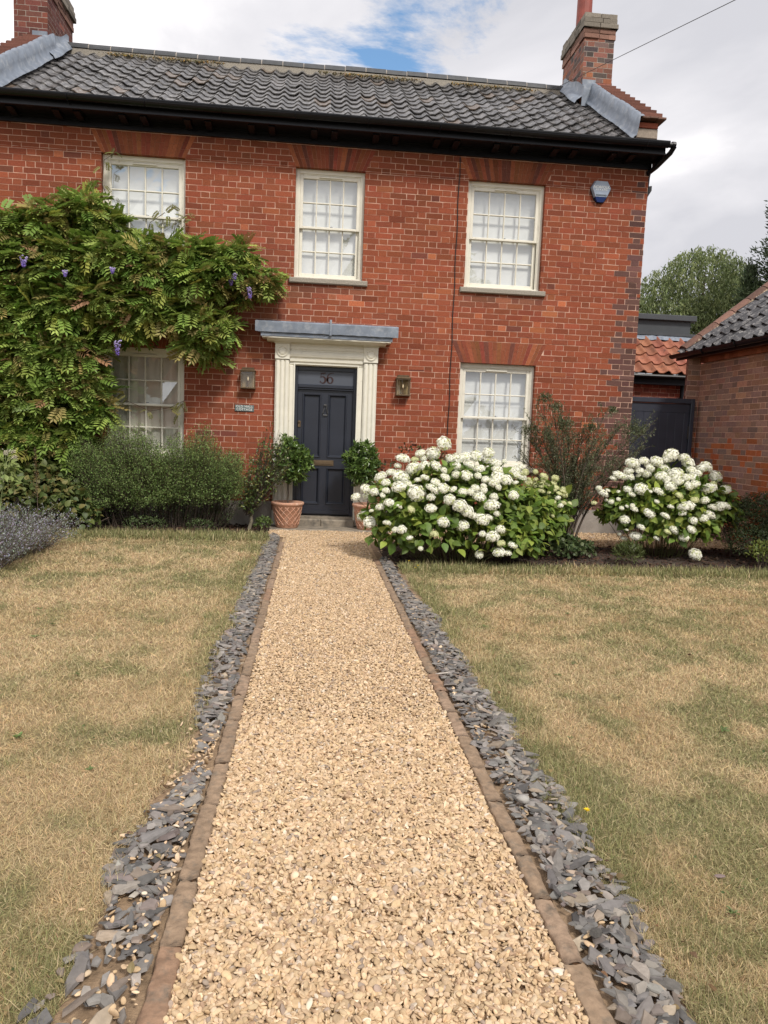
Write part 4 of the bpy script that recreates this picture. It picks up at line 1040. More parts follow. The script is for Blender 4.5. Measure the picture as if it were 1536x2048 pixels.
d.tube([(5.09, gy, 5.602), (5.14, gy, 5.60)], .046, 10); d.build('downpipe', MT['black'], gut)
m = MB(); m.prism([(4.98, .10, 5.20), (5.06, .04, 5.20), (5.06, .04, 5.13), (4.98, .10, 4.97)], (0, .16, 0)); m.build('vent_cowl', MT['plastic_grey'], house)

# ------------------------------------------------------------------ things on the front wall
def lantern(cx, z0, label):
    w, h, d = .20, .30, .125; x0, x1 = cx - w / 2, cx + w / 2; y1, y0 = -.004, -.004 - d; t = .012
    root = thing('wall_lantern', (cx, 0, z0), label, 'wall lantern', 'brass wall lanterns beside the front door')
    m = MB(); m.box(x0 + .01, x1 - .01, y1 - .006, y1, z0 + .01, z0 + h - .02); m.build('back_plate', MT['brassp'], root)
    m = MB()
    for x in (x0, x1 - t):
        m.box(x, x + t, y0, y0 + t, z0 + .02, z0 + .232); m.box(x, x + t, y1 - .016, y1 - .006, z0 + .02, z0 + .232)
    m.box(x0 + .03, x0 + .036, y0 + .001, y0 + .01, z0 + .02, z0 + .232); m.box(x1 - .036, x1 - .03, y0 + .001, y0 + .01, z0 + .02, z0 + .232)
    m.bevbox(x0 - .006, x1 + .006, y0 - .006, y1, z0, z0 + .02, .004); m.bevbox(x0 - .004, x1 + .004, y0 - .004, y1, z0 + .232, z0 + .25, .004)
    m.build('lantern_frame', MT['brass'], root)
    m = MB()   # hipped cap with a flat lid
    P = [(x0 - .012, y0 - .012, z0 + .25), (x1 + .012, y0 - .012, z0 + .25), (x1 + .012, y1, z0 + .25), (x0 - .012, y1, z0 + .25), (x0 + .025, y0 + .03, z0 + .285), (x1 - .025, y0 + .03, z0 + .285), (x1 - .025, y1, z0 + .285), (x0 + .025, y1, z0 + .285)]
    m.add(P, [[0, 1, 5, 4], [1, 2, 6, 5], [3, 0, 4, 7], [3, 2, 1, 0], [4, 5, 6, 7]]); m.box(x0 + .018, x1 - .018, y0 + .022, y1, z0 + .285, z0 + .298); m.build('lantern_cap', MT['brass'], root)
    m = MB(); m.lathe([(0, 0), (.022, .0), (.022, .008), (.012, .012), (.012, .09), (.015, .095), (.0, .096)], (cx, y1 - .06, z0 + .02), 14); m.build('candle_tube', MT['brass'], root)
    m = MB(); m.lathe([(.008, .0), (.014, .02), (.012, .045), (.004, .068), (0, .07)], (cx, y1 - .06, z0 + .112), 14); m.build('bulb', MT['bulb'], root)
    m = MB(); m.box(x0 + t, x1 - t, y0 + .004, y0 + .006, z0 + .02, z0 + .232); m.box(x0 + .004, x0 + .006, y0 + t, y1 - .016, z0 + .02, z0 + .232); m.box(x1 - .006, x1 - .004, y0 + t, y1 - .016, z0 + .02, z0 + .232); m.build('lantern_glass', MT['lglass'], root)
lantern(-.785, 1.978, 'aged brass box lantern on the brick wall above the slate name plaque')
lantern(1.452, 1.968, 'aged brass box lantern on the window side of the door, no plaque below')

def text(name, body, size, loc, parent, mat, space=1.0):
    cu = bpy.data.curves.new(name, 'FONT'); cu.body = body; cu.size = size; cu.extrude = .0008; cu.align_x = 'CENTER'; cu.align_y = 'CENTER'; cu.space_character = space; cu.space_line = .8
    cu.offset = 0
    cu.materials.append(mat); o = bpy.data.objects.new(name, cu); COL.objects.link(o); bpy.context.view_layer.update()
    me = bpy.data.meshes.new_from_object(o.evaluated_get(bpy.context.evaluated_depsgraph_get())); bpy.data.objects.remove(o); me.materials.clear(); me.materials.append(mat)
    o = bpy.data.objects.new(name, me); link(o, parent); o.location = loc; o.rotation_euler = (math.pi / 2, 0, 0); return o
pl = thing('name_plaque', (-.834, 0, 1.70), 'small grey-green slate plaque with white lettering OLD HALL COTTAGE below a lantern', 'name plaque')
m = MB(); m.bevbox(-.97, -.698, -.018, -.003, 1.656, 1.748, .004); m.build('plaque_board', MT['plaque'], pl)
text('lettering', 'OLD HALL', .046, (0, -.0205, .024), pl, MT['white'], 1.15); text('lettering', 'COTTAGE', .046, (0, -.0205, -.018), pl, MT['white'], 1.1)
al = thing('alarm_box', (4.253, 0, 5.03), 'blue-grey hexagonal burglar alarm box high on the brick corner', 'alarm box')
hx = [(-.085, 5.178), (.085, 5.178), (.140, 5.085), (.085, 4.96), (-.085, 4.96), (-.135, 5.085)]
m = MB(); P = [(4.253 + x, -.065, z) for x, z in hx]; Q = [(4.253 + x * 1.12, -.02, 5.08 + (z - 5.08) * 1.08) for x, z in hx]; m.add(P + Q, [[i, (i + 1) % 6, 6 + (i + 1) % 6, 6 + i] for i in range(6)]); m.add(P, [list(range(6))]); m.build('alarm_face', MT['alarm'], al)
m = MB(); Pb = [(4.253 + x, z) for x, z in ((-.155, 5.085), (-.097, 5.188), (.097, 5.188), (.157, 5.085), (.09, 4.93), (.045, 4.885), (-.045, 4.885), (-.09, 4.93))]
m.prism([(x, -.021, z) for x, z in Pb], (0, .02, 0)); m.build('alarm_back', MT['black'], al)
m = MB(); P = [(4.253 - .085, -.062, 4.958), (4.253 + .085, -.062, 4.958), (4.253 + .045, -.045, 4.89), (4.253 - .045, -.045, 4.89)]; Q = [(a * 1 + (a - 4.253) * .08, -.021, c) for a, b, c in P]; m.add(P + Q, [[0, 1, 2, 3], [0, 4, 5, 1], [1, 5, 6, 2], [2, 6, 7, 3], [3, 7, 4, 0]]); m.build('strobe_lens', MT['blue'], al)
for zz_ in (4.985, 4.972): 
    m = MB(); m.box(4.253 - .082, 4.253 + .082, -.069, -.0655, zz_, zz_ + .005); m.build('louvre', MT['plastic_grey'], al)
text('lettering', 'NORFOLK', .052, (0, -.067, .062), al, MT['white'], 1.0); text('lettering', 'ALARMS', .036, (0, -.067, .026), al, MT['white'], 1.45)
# cables
m = MB(); pts = [(2.155, -.012, 5.38)] + [(2.155 - .0 * i + .006 * math.sin(i * 1.7), -.010, 5.38 - i * .22) for i in range(1, 19)]; m.tube(pts, .0065, 5)
o = m.build('wall_cable', MT['rubber']); tag(o, 'thin black cable running straight down the brick wall beside the windows', 'cable')
A = np.array([2.22, -.44, 5.60]); B = at(1470, 0, -6.0); pts = [A + (B - A) * t - np.array([0, 0, .25 * 4 * t * (1 - t) * .0]) for t in np.linspace(0, 1.6, 20)]
m = MB(); m.tube(pts, .0026, 5); o = m.build('overhead_cable', MT['rubber']); tag(o, 'thin overhead wire crossing the sky to the eaves of the house', 'cable')

# ------------------------------------------------------------------ pots
def pot(cx, cy, label):
    root = thing('terracotta_pot', (cx, cy, .02), label, 'plant pot', 'terracotta pots either side of the front door')
    H = .37; m = MB(); m.lathe([(0, .0), (.145, .0), (.155, .012), (.215, H - .05), (.222, H - .045), (.235, H - .03), (.237, H - .008), (.228, H), (.205, H), (.195, H - .04), (0, H - .04)], (cx, cy, .022), 40)
    m.build('pot_body', MT['terracotta'], root, smooth=True)
    m = MB(); n = 14
    for s_ in (-1, 1):
        for k in range(n):
            pts = []
            for t in np.linspace(0, 1, 9):
                z = .035 + t * (H - .10); rad = .157 + (.212 - .157) * ((z - .012) / (H - .06)) + .002; a = 2 * math.pi * k / n + s_ * t * 1.25
                pts.append((cx + rad * math.cos(a), cy + rad * math.sin(a), .022 + z))
            m.tube(pts, .0058, 5)
    m.build('lattice', MT['terracotta'], root, smooth=True)
    m = MB(); m.lathe([(0, H - .035), (.2, H - .04)], (cx, cy, .022), 24); m.build('soil', MT['soil'], root)
pot(-.178, -.30, 'lattice-patterned terracotta pot standing clear of the flowers on the doorstep slab'); pot(.985, -.30, 'lattice-patterned terracotta pot half hidden behind the white hydrangea')

# ------------------------------------------------------------------ gate, outbuilding, rear extension
gt_ = thing('garden_gate', (5.55, .2, 0), 'navy boarded garden gate between the house corner and the outbuilding', 'gate')
m = MB(); m.bevbox(4.99, 5.05, .17, .27, 0, 2.12, .006); m.bevbox(6.02, 6.08, .17, .27, 0, 2.12, .006); m.bevbox(5.05, 6.02, .17, .27, 2.045, 2.12, .006); m.build('gate_frame', MT['navy2'], gt_)
m = MB(); m.bevbox(5.055, 6.015, .20, .25, 1.90, 2.04, .004); m.bevbox(5.055, 5.14, .20, .25, .05, 1.90, .004); m.bevbox(5.93, 6.015, .20, .25, .05, 1.90, .004)
for i in range(6):
    a = 5.14 + .79 * i / 6; m.bevbox(a + .0005, a + .79 / 6 - .0005, .204, .24, .06, 1.90, .003)
m.build('gate_leaf', MT['navy2'], gt_)
m = MB(); m.box(6.0, 6.022, .185, .2, 1.50, 1.70, c=(1, 1, 1)); m.build('hinge', MT['iron'], gt_)
m = MB(); an = np.linspace(0, 2 * math.pi, 15); m.tube([(5.16 + .045 * math.cos(a), .185, 1.16 + .045 * math.sin(a)) for a in an], .006, 5); m.build('ring_handle', MT['iron'], gt_)

def outcol(s, z):
    s = np.asarray(s); z = np.asarray(z); n = len(s)
    pal = np.array([(.27, .155, .12), (.235, .145, .12), (.31, .165, .115)]); c = pal[rng.choice(3, n)]
    hot = rng.random(n) < np.clip((1.62 - z) / .3, 0, 1) * .42 * (z < 1.62); c = c.copy(); c[hot] = np.array([.34, .10, .04])
    return jit(c, .14)
ob = thing('outbuilding', (6.2, -1, 0), 'low plum-brick outbuilding with dark pantiles and a clay verge, right of the gate', 'outbuilding')
OY0, OY1, OXW = -4.2, .288, 6.19
brick_wall('wall', OY0, OY1, 0, 2.68, [], [], lambda P: np.stack([OXW + P[:, 1], P[:, 0], P[:, 2]], 1), outcol, ob, [MT['brick'], MT['mortar']], seed=41, depth=.05)
brick_wall('pier', 5.98, OXW - .001, 0, 2.82, [], [], lambda P: np.stack([P[:, 0], .29 + P[:, 1], P[:, 2]], 1), outcol, ob, [MT['brick'], MT['mortar']], seed=42, depth=.05)
m = MB(); m.box(OXW + .03, 9.4, OY0, OY1 - .03, 0, 2.6, c=(.15, .07, .05)); m.box(5.985, OXW - .01, .31, .36, 0, 2.815, c=(.15, .07, .05)); m.prism([(OXW + .03, OY1 - .03, 2.6), (9.4, OY1 - .03, 2.6), (7.8, OY1 - .03, 4.05)], (0, -3.9, 0), c=(.15, .07, .05)); m.build('end_wall', MT['brick'], ob)
m = MB()
for i in range(40):       # corbelled course under the eaves
    m.bevbox(0, 0, 0, 0, 0, 0)if False else None
    a = OY0 + i * .111; m.box(OXW - .045, OXW + .05, a + .003, a + .108, 2.684, 2.756, c=np.array([.30, .10, .055]) * (1 + random.gauss(0, .15)))
m.box(OXW - .015, OXW + .05, OY0, OY1, 2.757, 2.83, c=(.27, .09, .05)); m.build('corbel', MT['brick'], ob)
ov = norm(np.array([1.85, 0, 1.46]))
def obtile(r, row, c):
    return np.clip(np.array([.045, .043, .046]) * (1 + r.normal(0, .25)), .01, .2)
oroof = pantiles('roof', (5.93, .42, 2.84), (0, -1, 0), ov, 19, .25, 7, .335, obtile, MT['tile'], ob, seed=12, amp=.026)
m = MB(); m.add([(5.96, .40, 2.83), (5.96, OY0, 2.83), (7.82, OY0, 4.27), (7.82, .40, 4.27)], [[0, 1, 2, 3]], c=(.02, .02, .02)); m.add([(9.6, .40, 2.83), (9.6, OY0, 2.83), (7.82, OY0, 4.27), (7.82, .40, 4.27)], [[3, 2, 1, 0]], c=(.03, .03, .03)); m.build('rear_slope', MT['tile'], ob)
m = MB(); d = 0; an = np.linspace(0, math.pi, 9); r = np.random.default_rng(4); Nn = norm(np.array([-1.46, 0, 1.85]))
while d < 2.3:
    P = []
    for s_ in (d + .004, d + .31):
        for a in an:
            P.append(np.array([5.97, .42, 2.86]) + ov * s_ + np.array([0, 1, 0]) * .115 * math.cos(a) + Nn * (.03 + .085 * math.sin(a)))
    col = np.array([.19, .105, .08]) * (1 + r.normal(0, .2)); m.add(P, [[i, i + 1, 9 + i + 1, 9 + i] for i in range(8)], c=col)
    P2 = np.array(P[:9]); m.add(P2, [list(range(9))], c=col * .8)
    d += .32
m.build('clay_verge', MT['redtile'], ob)
V = []; n = 500
tV, tF = ico(0); s_ = U(0, 2.2, n); P = np.array([5.97, .30, 2.86]) + ov * s_[:, None] + np.array([[0, -1, 0]]) * U(0, .07, n)[:, None] + Nn * U(.02, .05, n)[:, None]
V, F, c = inst(tV, tF, P, randrot(n, 1), U(.01, .03, n), jit(np.tile([[.42, .33, .24]], (n, 1)), .15)); mesh_np('verge_mortar', V, F, MT['moss'], c, parent=ob)
m = MB(); n = 9; an = np.linspace(math.pi, 2 * math.pi, n); P = [(5.87 + .058 * math.cos(a), y, 2.825 + .06 * math.sin(a)) for y in (.62, OY0) for a in an]
m.add(P, [[j, n + j, n + j + 1, j + 1] for j in range(n - 1)]); m.add(P[:n], [list(range(n))]); m.box(5.93, 5.96, OY0, .6, 2.74, 2.84)
for y in (-.35, -1.2, -2.1): m.tube([(5.87 + .064 * math.cos(a), y, 2.825 + .066 * math.sin(a)) for a in an], .01, 4)
m.build('gutter', MT['black'], ob)

ex = thing('rear_extension', (6.6, 3, 0), 'low brick extension behind the gate with orange clay pantiles and grey roof box', 'extension')
brick_wall('wall', 4.98, 9.5, 0, 2.74, [], [], lambda P: np.stack([P[:, 0], 3.25 + P[:, 1], P[:, 2]], 1), lambda s, z: jit(np.tile([[.23, .065, .042]], (len(s), 1)), .22), ex, [MT['brick'], MT['mortar']], seed=51, depth=.04)
m = MB(); m.box(4.98, 9.5, 3.30, 6.2, 0, 2.7, c=(.2, .07, .05)); m.build('back_wall', MT['brick'], ex)
def redt(r, row, c): return np.clip(np.array([.33, .125, .080]) * (1 + r.normal(0, .14)) * np.array([1, 1 + r.normal(0, .07), 1]), .02, .8)
rv = norm(np.array([0, 1.1, .83]))
pantiles('roof', (4.99, 3.0, 2.78), (1, 0, 0), rv, 18, .25, 4, .335, redt, MT['redtile'], ex, seed=14, amp=.03)
m = MB(); m.add([(4.99, 3.02, 2.76), (9.5, 3.02, 2.76), (9.5, 4.1, 3.56), (4.99, 4.1, 3.56)], [[0, 1, 2, 3]], c=(.1, .04, .03)); m.build('roof_boarding', MT['redtile'], ex)
m = MB(); m.box(4.98, 9.5, 3.06, 3.25, 2.56, 2.72); m.tube([(4.99, 3.0, 2.715), (9.5, 3.0, 2.715)], .035, 8); m.tube([(7.42, 3.18, 2.7), (7.42, 3.2, 0)], .04, 8); m.build('fascia', MT['black'], ex)
m = MB(); nx = 60; r = np.random.default_rng(3); V = [(4.99 + 4.5 * i / nx, y + r.normal(0, .004), z + r.normal(0, .006)) for (y, z) in ((3.98, 3.55), (4.05, 3.62), (4.12, 3.66)) for i in range(nx + 1)]
m.add(V, [[j * (nx + 1) + i, j * (nx + 1) + i + 1, (j + 1) * (nx + 1) + i + 1, (j + 1) * (nx + 1) + i] for j in range(2) for i in range(nx)]); m.build('lead_flashing', MT['lead'], ex)
m = MB(); m.box(4.99, 8.35, 4.12, 5.9, 3.50, 3.70); m.box(4.99, 8.05, 4.25, 5.8, 3.70, 3.985); m.bevbox(4.99, 8.14, 4.16, 5.9, 3.985, 4.10, .01); m.box(4.99, 8.4, 4.08, 4.1201, 3.655, 3.71); m.build('roof_box', MT['plastic_grey'], ex)

# ------------------------------------------------------------------ plants
TLEAF = np.array([[0, 0, 0], [-.5, .45, .10], [.5, .45, .10], [0, 1, -.05], [0, .5, 0]]); TLEAF_F = np.array([[0, 4, 1], [0, 2, 4], [1, 4, 3], [4, 2, 3]])
BLEAF = np.array([[0, 0, 0], [-.42, .18, .06], [.42, .18, .06], [-.5, .45, .08], [.5, .45, .08], [-.3, .78, .02], [.3, .78, .02], [0, 1.05, -.12], [0, .2, 0], [0, .5, 0.0], [0, .8, -.04]])
BLEAF_F = np.array([[0, 8, 1], [0, 2, 8], [1, 8, 3], [8, 9, 3], [8, 2, 4], [8, 4, 9], [3, 9, 5], [9, 10, 5], [9, 4, 6], [9, 6, 10], [5, 10, 7], [10, 6, 7]])
def blob_points(blobs, n, r0=.6, r1=1.05, zmin=.02, up=-.35):
    B = np.array(blobs, float); w = (B[:, 3] * B[:, 4] * B[:, 5]) ** (2 / 3); k = rng.choice(len(B), n, p=w / w.sum())
    d = norm(rng.normal(size=(n, 3))); d[:, 2] = np.where(d[:, 2] < up, -d[:, 2], d[:, 2]); rr = U(r0, r1, n) ** .7
    P = B[k, :3] + d * B[k, 3:6] * rr[:, None]; N = norm(d / B[k, 3:6])
    ok = P[:, 2] > zmin
    return P[ok], N[ok], rr[ok], k[ok]
def leafy(name, blobs, n, size, cols, w, mat, parent=None, droop=.3, tilt=.5, tmpl=(TLEAF, TLEAF_F), r0=.55, filt=None, ywall=-.03, hue=.0, zmin=.02, r1=1.05):
    P, N, rr, k = blob_points(blobs, n, r0, zmin=zmin, r1=r1)
    ok = P[:, 1] < ywall
    if filt is not None: ok &= filt(P)
    P, N = P[ok], N[ok]; n = len(P)
    D = norm(N * .6 + rng.normal(0, .7, (n, 3)) - np.array([0, 0, droop])); Nn = norm(N + np.array([0, 0, .55]) + rng.normal(0, tilt, (n, 3)))
    s = U(*size, n); C = np.array(cols)[rng.choice(len(cols), n)]
    t = fbm(P[:, 0] + P[:, 1], P[:, 2], .3, 8)[:, None]; C = C * (1 - hue + 2 * hue * t); C = jit(C, .14)
    V, F, c = inst(*tmpl, P, basis(D, Nn), np.stack([s * w, s, s], 1), C)
    return mesh_np(name, V, F, mat, c, parent=parent, smooth=True)

# wisteria: pinnate leaves
def pinnate(nl=6):
    V = []; F = []
    for i in range(nl):
        t = .22 + .70 * i / (nl - 1); y = t; z = -.42 * t * t
        for s in (-1, 1):
            b = len(V); L_ = .42 * (1 - .3 * abs(t - .5)); dxx, dyy = s * .80, .60
            tip = np.array([s * .02 + dxx * L_, y + dyy * L_, z - .10]); base = np.array([0, y, z]); mid = (base + tip) / 2; perp = np.array([-dyy, dxx * s * s, 0]); perp = norm(np.array([-(tip - base)[1], (tip - base)[0], 0])) * .11
            V += [base, mid + perp + [0, 0, .015], tip, mid - perp + [0, 0, .015]]; F += [(b, b + 1, b + 2), (b, b + 2, b + 3)]
    b = len(V); V += [np.array([0, .95, -.40]), np.array([-.06, 1.1, -.46]), np.array([0, 1.28, -.58]), np.array([.06, 1.1, -.46])]; F += [(b, b + 1, b + 2), (b, b + 2, b + 3)]
    b = len(V); V += [np.array([-.006, 0, 0]), np.array([.006, 0, 0]), np.array([0, .55, -.12]), np.array([0, .95, -.4])]; F += [(b, b + 1, b + 2), (b, b + 2, b + 3)]
    return np.array(V), np.array(F)
PV, PF = pinnate(5)
wis = thing('wisteria', (-3.2, -.2, 0), 'large green wisteria climbing the brick wall with a few mauve flower clusters', 'climbing plant')
def bl(u, v, y, rx, rz, ry=None):
    p = at(u, v, y); return (p[0], p[1], p[2], rx, (ry or min(rx, .32)), rz)
WB = [bl(20, 470, -.32, .5, .30), bl(110, 450, -.35, .42, .28), bl(170, 425, -.32, .30, .22), bl(215, 455, -.3, .22, .16), bl(20, 540, -.42, .5, .36), bl(120, 530, -.48, .5, .36), bl(215, 520, -.48, .40, .27),
      bl(300, 512, -.42, .40, .22), bl(370, 515, -.38, .36, .2), bl(435, 520, -.32, .30, .18), bl(478, 512, -.28, .20, .12), bl(300, 560, -.48, .42, .26), bl(390, 565, -.42, .36, .24), bl(465, 560, -.33, .26, .19),
      bl(520, 562, -.28, .2, .15), bl(540, 572, -.25, .10, .09), bl(480, 600, -.26, .13, .12), bl(30, 630, -.45, .5, .4), bl(120, 620, -.48, .42, .36), bl(210, 610, -.48, .36, .28), bl(290, 620, -.45, .34, .24),
      bl(370, 640, -.4, .30, .22), bl(420, 660, -.36, .26, .2), bl(440, 650, -.33, .18, .18), bl(250, 660, -.42, .24, .16), bl(385, 695, -.35, .22, .13), bl(420, 710, -.32, .14, .1), bl(60, 720, -.45, .48, .36), bl(150, 710, -.45, .32, .34),
      bl(30, 800, -.5, .42, .36), bl(110, 800, -.5, .40, .34), bl(175, 770, -.42, .26, .26), bl(190, 830, -.38, .22, .22), bl(40, 880, -.48, .42, .3), bl(120, 880, -.45, .36, .28), bl(60, 950, -.4, .4, .25), bl(150, 930, -.35, .3, .2),
      bl(-80, 520, -.4, .5, .5), bl(-80, 650, -.4, .5, .5), bl(-80, 800, -.4, .5, .5), bl(-80, 930, -.4, .5, .4)]
def wisteria_leaves():
    P, N, rr, k = blob_points(WB, 8200, .5, zmin=.25, up=-.6); ok = (P[:, 1] < -.06)
    P, N = P[ok], N[ok]
    # nothing grows across the window panes lower down
    n = len(P)
    D = norm(N * np.array([.8, .9, .35]) + rng.normal(0, .55, (n, 3)) + np.array([0, -.35, -.15])); Nn = norm(N * .5 + np.array([0, -.35, .9]) + rng.normal(0, .3, (n, 3)))
    s = U(.11, .25, n)
    hue = fbm(P[:, 0], P[:, 2], .38, 91); hi = np.clip((hue - .52) * 5, 0, 1)
    C = mixc([.145, .245, .045], [.40, .48, .125], np.clip(rng.normal(.35, .3, n), 0, 1)); bz = (rng.random(n) < .10 + .5 * hi * (fbm(P[:, 0], P[:, 2], .9, 44) > .5)); C[bz] = np.array([.36, .30, .11]); yl = rng.random(n) < .10; C[yl] = np.array([.30, .32, .07])
    pk = rng.random(n) < .02; C[pk] = np.array([.36, .20, .11])
    V, F, c = inst(PV, PF, P, basis(D, Nn), np.stack([s * 1.05, s, s], 1), jit(C, .16))
    mesh_np('foliage', V, F, MT['leaf'], c, parent=wis)
    # inner leaves close to the wall, deep shade put into their darker green
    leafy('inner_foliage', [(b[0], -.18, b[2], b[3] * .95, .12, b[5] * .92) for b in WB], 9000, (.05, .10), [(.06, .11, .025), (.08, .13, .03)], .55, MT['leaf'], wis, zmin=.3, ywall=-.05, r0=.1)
wisteria_leaves()
# stray tendrils over the window and along the edges
tn = MB(); tl = []
for pts in ([(245, 470), (225, 420), (205, 370), (208, 320), (235, 303)], [(290, 480), (300, 445), (330, 425)], [(345, 480), (352, 440), (375, 430)], [(250, 800), (300, 822), (340, 815), (372, 800)], [(70, 440), (75, 425), (105, 412)], [(0, 757), (30, 765), (50, 740)]):
    P = [at(u, v, -.14) for u, v in pts]; tn.tube(P, .004, 4); tl += P
P = np.vstack(tl); P = np.repeat(P, 3, 0) + rng.normal(0, .05, (len(P) * 3, 3)) * [1, .2, 1]; n = len(P)
tn.build('tendrils', MT['bark'], wis)
V, F, c = inst(PV, PF, P, basis(norm(rng.normal(0, 1, (n, 3)) * [1, .4, .6] + [0, -.3, -.2]), norm(rng.normal(0, .3, (n, 3)) + [0, -.7, .8])), U(.08, .15, n), jit(np.tile([[.20, .20, .07]], (n, 1)), .2)); mesh_np('young_leaves', V, F, MT['leaf'], c, parent=wis)
m = MB()
for (xa, xb, zz_) in ((-3.5, -3.3, 2.6), (-3.42, -3.15, 3.8), (-3.55, -3.9, 3.4)):
    n = 14; t = np.linspace(0, 1, n); m.tube(np.stack([xa + (xb - xa) * t + .05 * np.sin(t * 9), -.12 - .03 * np.cos(t * 7), zz_ * t], 1), .045 - .02 * t, 7)
m.build('trunk', MT['bark'], wis)
def raceme(u, v, y, L_, rad):
    n = 60; p = at(u, v, y); t = rng.random(n) ** .8; a = U(0, 6.28, n); r_ = rad * (1 - .75 * t)
    P = p + np.stack([r_ * np.cos(a), r_ * np.sin(a), -L_ * t], 1); tV, tF = ico(0, 0, (.8, 1.1, .7))
    C = mixc([.55, .47, .78], [.19, .13, .46], np.clip(t * 1.2 + rng.normal(0, .15, n), 0, 1))
    V, F, c = inst(tV, tF, P, randrot(n, 1), U(.009, .015, n), C); mesh_np('flower_cluster', V, F, MT['petal'], c, parent=wis)
for a in ((235, 680, -.78, .19, .045), (500, 575, -.60, .14, .04), (462, 552, -.62, .12, .04), (47, 512, -.92, .13, .045), (130, 540, -.94, .08, .03), (225, 534, -.92, .08, .03), (470, 545, -.64, .1, .03)): raceme(*a)

# hydrangeas
def floret_head(seed, lime=0):
    r = np.random.default_rng(seed); n = 150
    i = np.arange(n) + .5; ph = np.arccos(1 - 1.45 * i / n); th = math.pi * (1 + 5 ** .5) * i
    d = np.stack([np.cos(th) * np.sin(ph), np.sin(th) * np.sin(ph), np.cos(ph)], 1); d = norm(d + r.normal(0, .07, (n, 3)))
    lump = 1 + .10 * np.sin(d[:, 0] * 7 + seed) * np.cos(d[:, 1] * 6 + seed * 2) + r.normal(0, .035, n)
    P = d * np.array([1, 1, .68]) * lump[:, None]
    tV = [[0, 0, 0]]; tF = []
    for k in range(4):
        a = k * math.pi / 2; c, s = math.cos(a), math.sin(a); b = len(tV)
        tV += [[.55 * c - .42 * s, .55 * s + .42 * c, .12], [1.0 * c, 1.0 * s, .0], [.55 * c + .42 * s, .55 * s - .42 * c, .12]]
        tF += [[0, b + 2, b + 1], [0, b + 1, b]]
    tV = np.array(tV); tF = np.array(tF)
    up = norm(d * np.array([1, 1, 1.4]) + r.normal(0, .25, (n, 3))); R = basis(np.cross(up, norm(r.normal(size=(n, 3)))), up)
    base = np.array([.90, .89, .78]) if not lime else np.array([.70, .70, .40])
    C = np.clip(base * (1 + r.normal(0, .05, (n, 1))), 0, 1); g = r.random(n) < (.10 + .25 * lime); C[g] = np.array([.62, .66, .33])
    V1, F1, c1 = inst(tV, tF, P, R, np.full(n, .185), C)
    iV, iF = ico(1); iV = iV * np.array([.88, .88, .58]); k = iV[:, 2] < -.25; iV[k, 2] = -.25; ic = np.tile([[.74, .74, .55]], (len(iV), 1))
    V, F, C = merge([(V1, F1, c1), (iV, iF, ic)])
    return mesh_np('flower_head', V, F, MT['petal'], C, raw=True)
HEADS = [floret_head(k) for k in range(1, 6)]; LIME = [floret_head(20 + k, 1) for k in range(3)]
def hydrangea(label, blobs, yc, lst, ox, oy, sc_, limef, nleaf, seedx, stems):
    base = np.mean([b[:2] for b in blobs], 0); root = thing('hydrangea', (base[0], base[1], 0), label, 'hydrangea', 'hydrangeas in the border')
    B = np.array(blobs)
    leafy('foliage', blobs, nleaf, (.075, .135), [(.13, .205, .034), (.175, .25, .045), (.10, .16, .03), (.25, .30, .055)], .72, MT['leaf'], root, droop=.55, tilt=.35, tmpl=(BLEAF, BLEAF_F), r0=.45, hue=.22, zmin=.03)
    allst = []
    for (x, y, r) in lst:
        u, v = ox + x / sc_, oy + y / sc_; d = CF + (u - 768) / CAMP['f'] * CR - (v - 1024) / CAMP['f'] * CU
        best = None
        for b in B:      # first crossing of the ray with the crown
            o = (CO - b[:3]) / b[3:6]; q = d / b[3:6]; A_ = q @ q; Bq = 2 * o @ q; Cq = o @ o - 1.14; D_ = Bq * Bq - 4 * A_ * Cq
            if D_ > 0:
                t = (-Bq - math.sqrt(D_)) / (2 * A_); best = t if best is None else min(best, t)
        if best is None: best = (yc - .1 - CO[1]) / d[1]
        p = CO + d * best; rad = r / sc_ / CAMP['f'] * (best) * 1.0
        lime = rng.random() < limef(u, v) and r < 36 or (r < 30 and v < 1060 and u > 1040 and u < 1150 and rng.random() < .8)
        me = (LIME if lime else HEADS)[rng.integers(0, 3 if lime else 5)]
        o_ = bpy.data.objects.new('flower_head', me); link(o_, root); off = np.array(root.location)
        o_.location = tuple(p - off - np.array([0, 0, rad * .1])); o_.scale = (rad * 1.02, rad * 1.02, rad * U(.92, 1.12)); o_.rotation_euler = (U(.1, .8), U(-.5, .5), U(-.5, .5)); o_.scale = (rad * U(.84, 1.08), rad * U(.84, 1.08), rad * U(.85, 1.15))
        allst.append(p)
    P1 = np.array(allst) - [0, 0, .02]; P0 = np.stack([base[0] + (P1[:, 0] - base[0]) * .45, base[1] + (P1[:, 1] - base[1]) * .4, np.zeros(len(P1))], 1); Pm = P0 * .5 + P1 * .5 + [0, 0, .08]
    V, F, _, _ = tubes_np(P0, Pm, P1, np.full(len(P1), .005), np.full(len(P1), .003))
    mesh_np('stems', V, F, MT['leaf'], np.tile([[.12, .12, .05]], (len(V), 1)), parent=root)
    return root
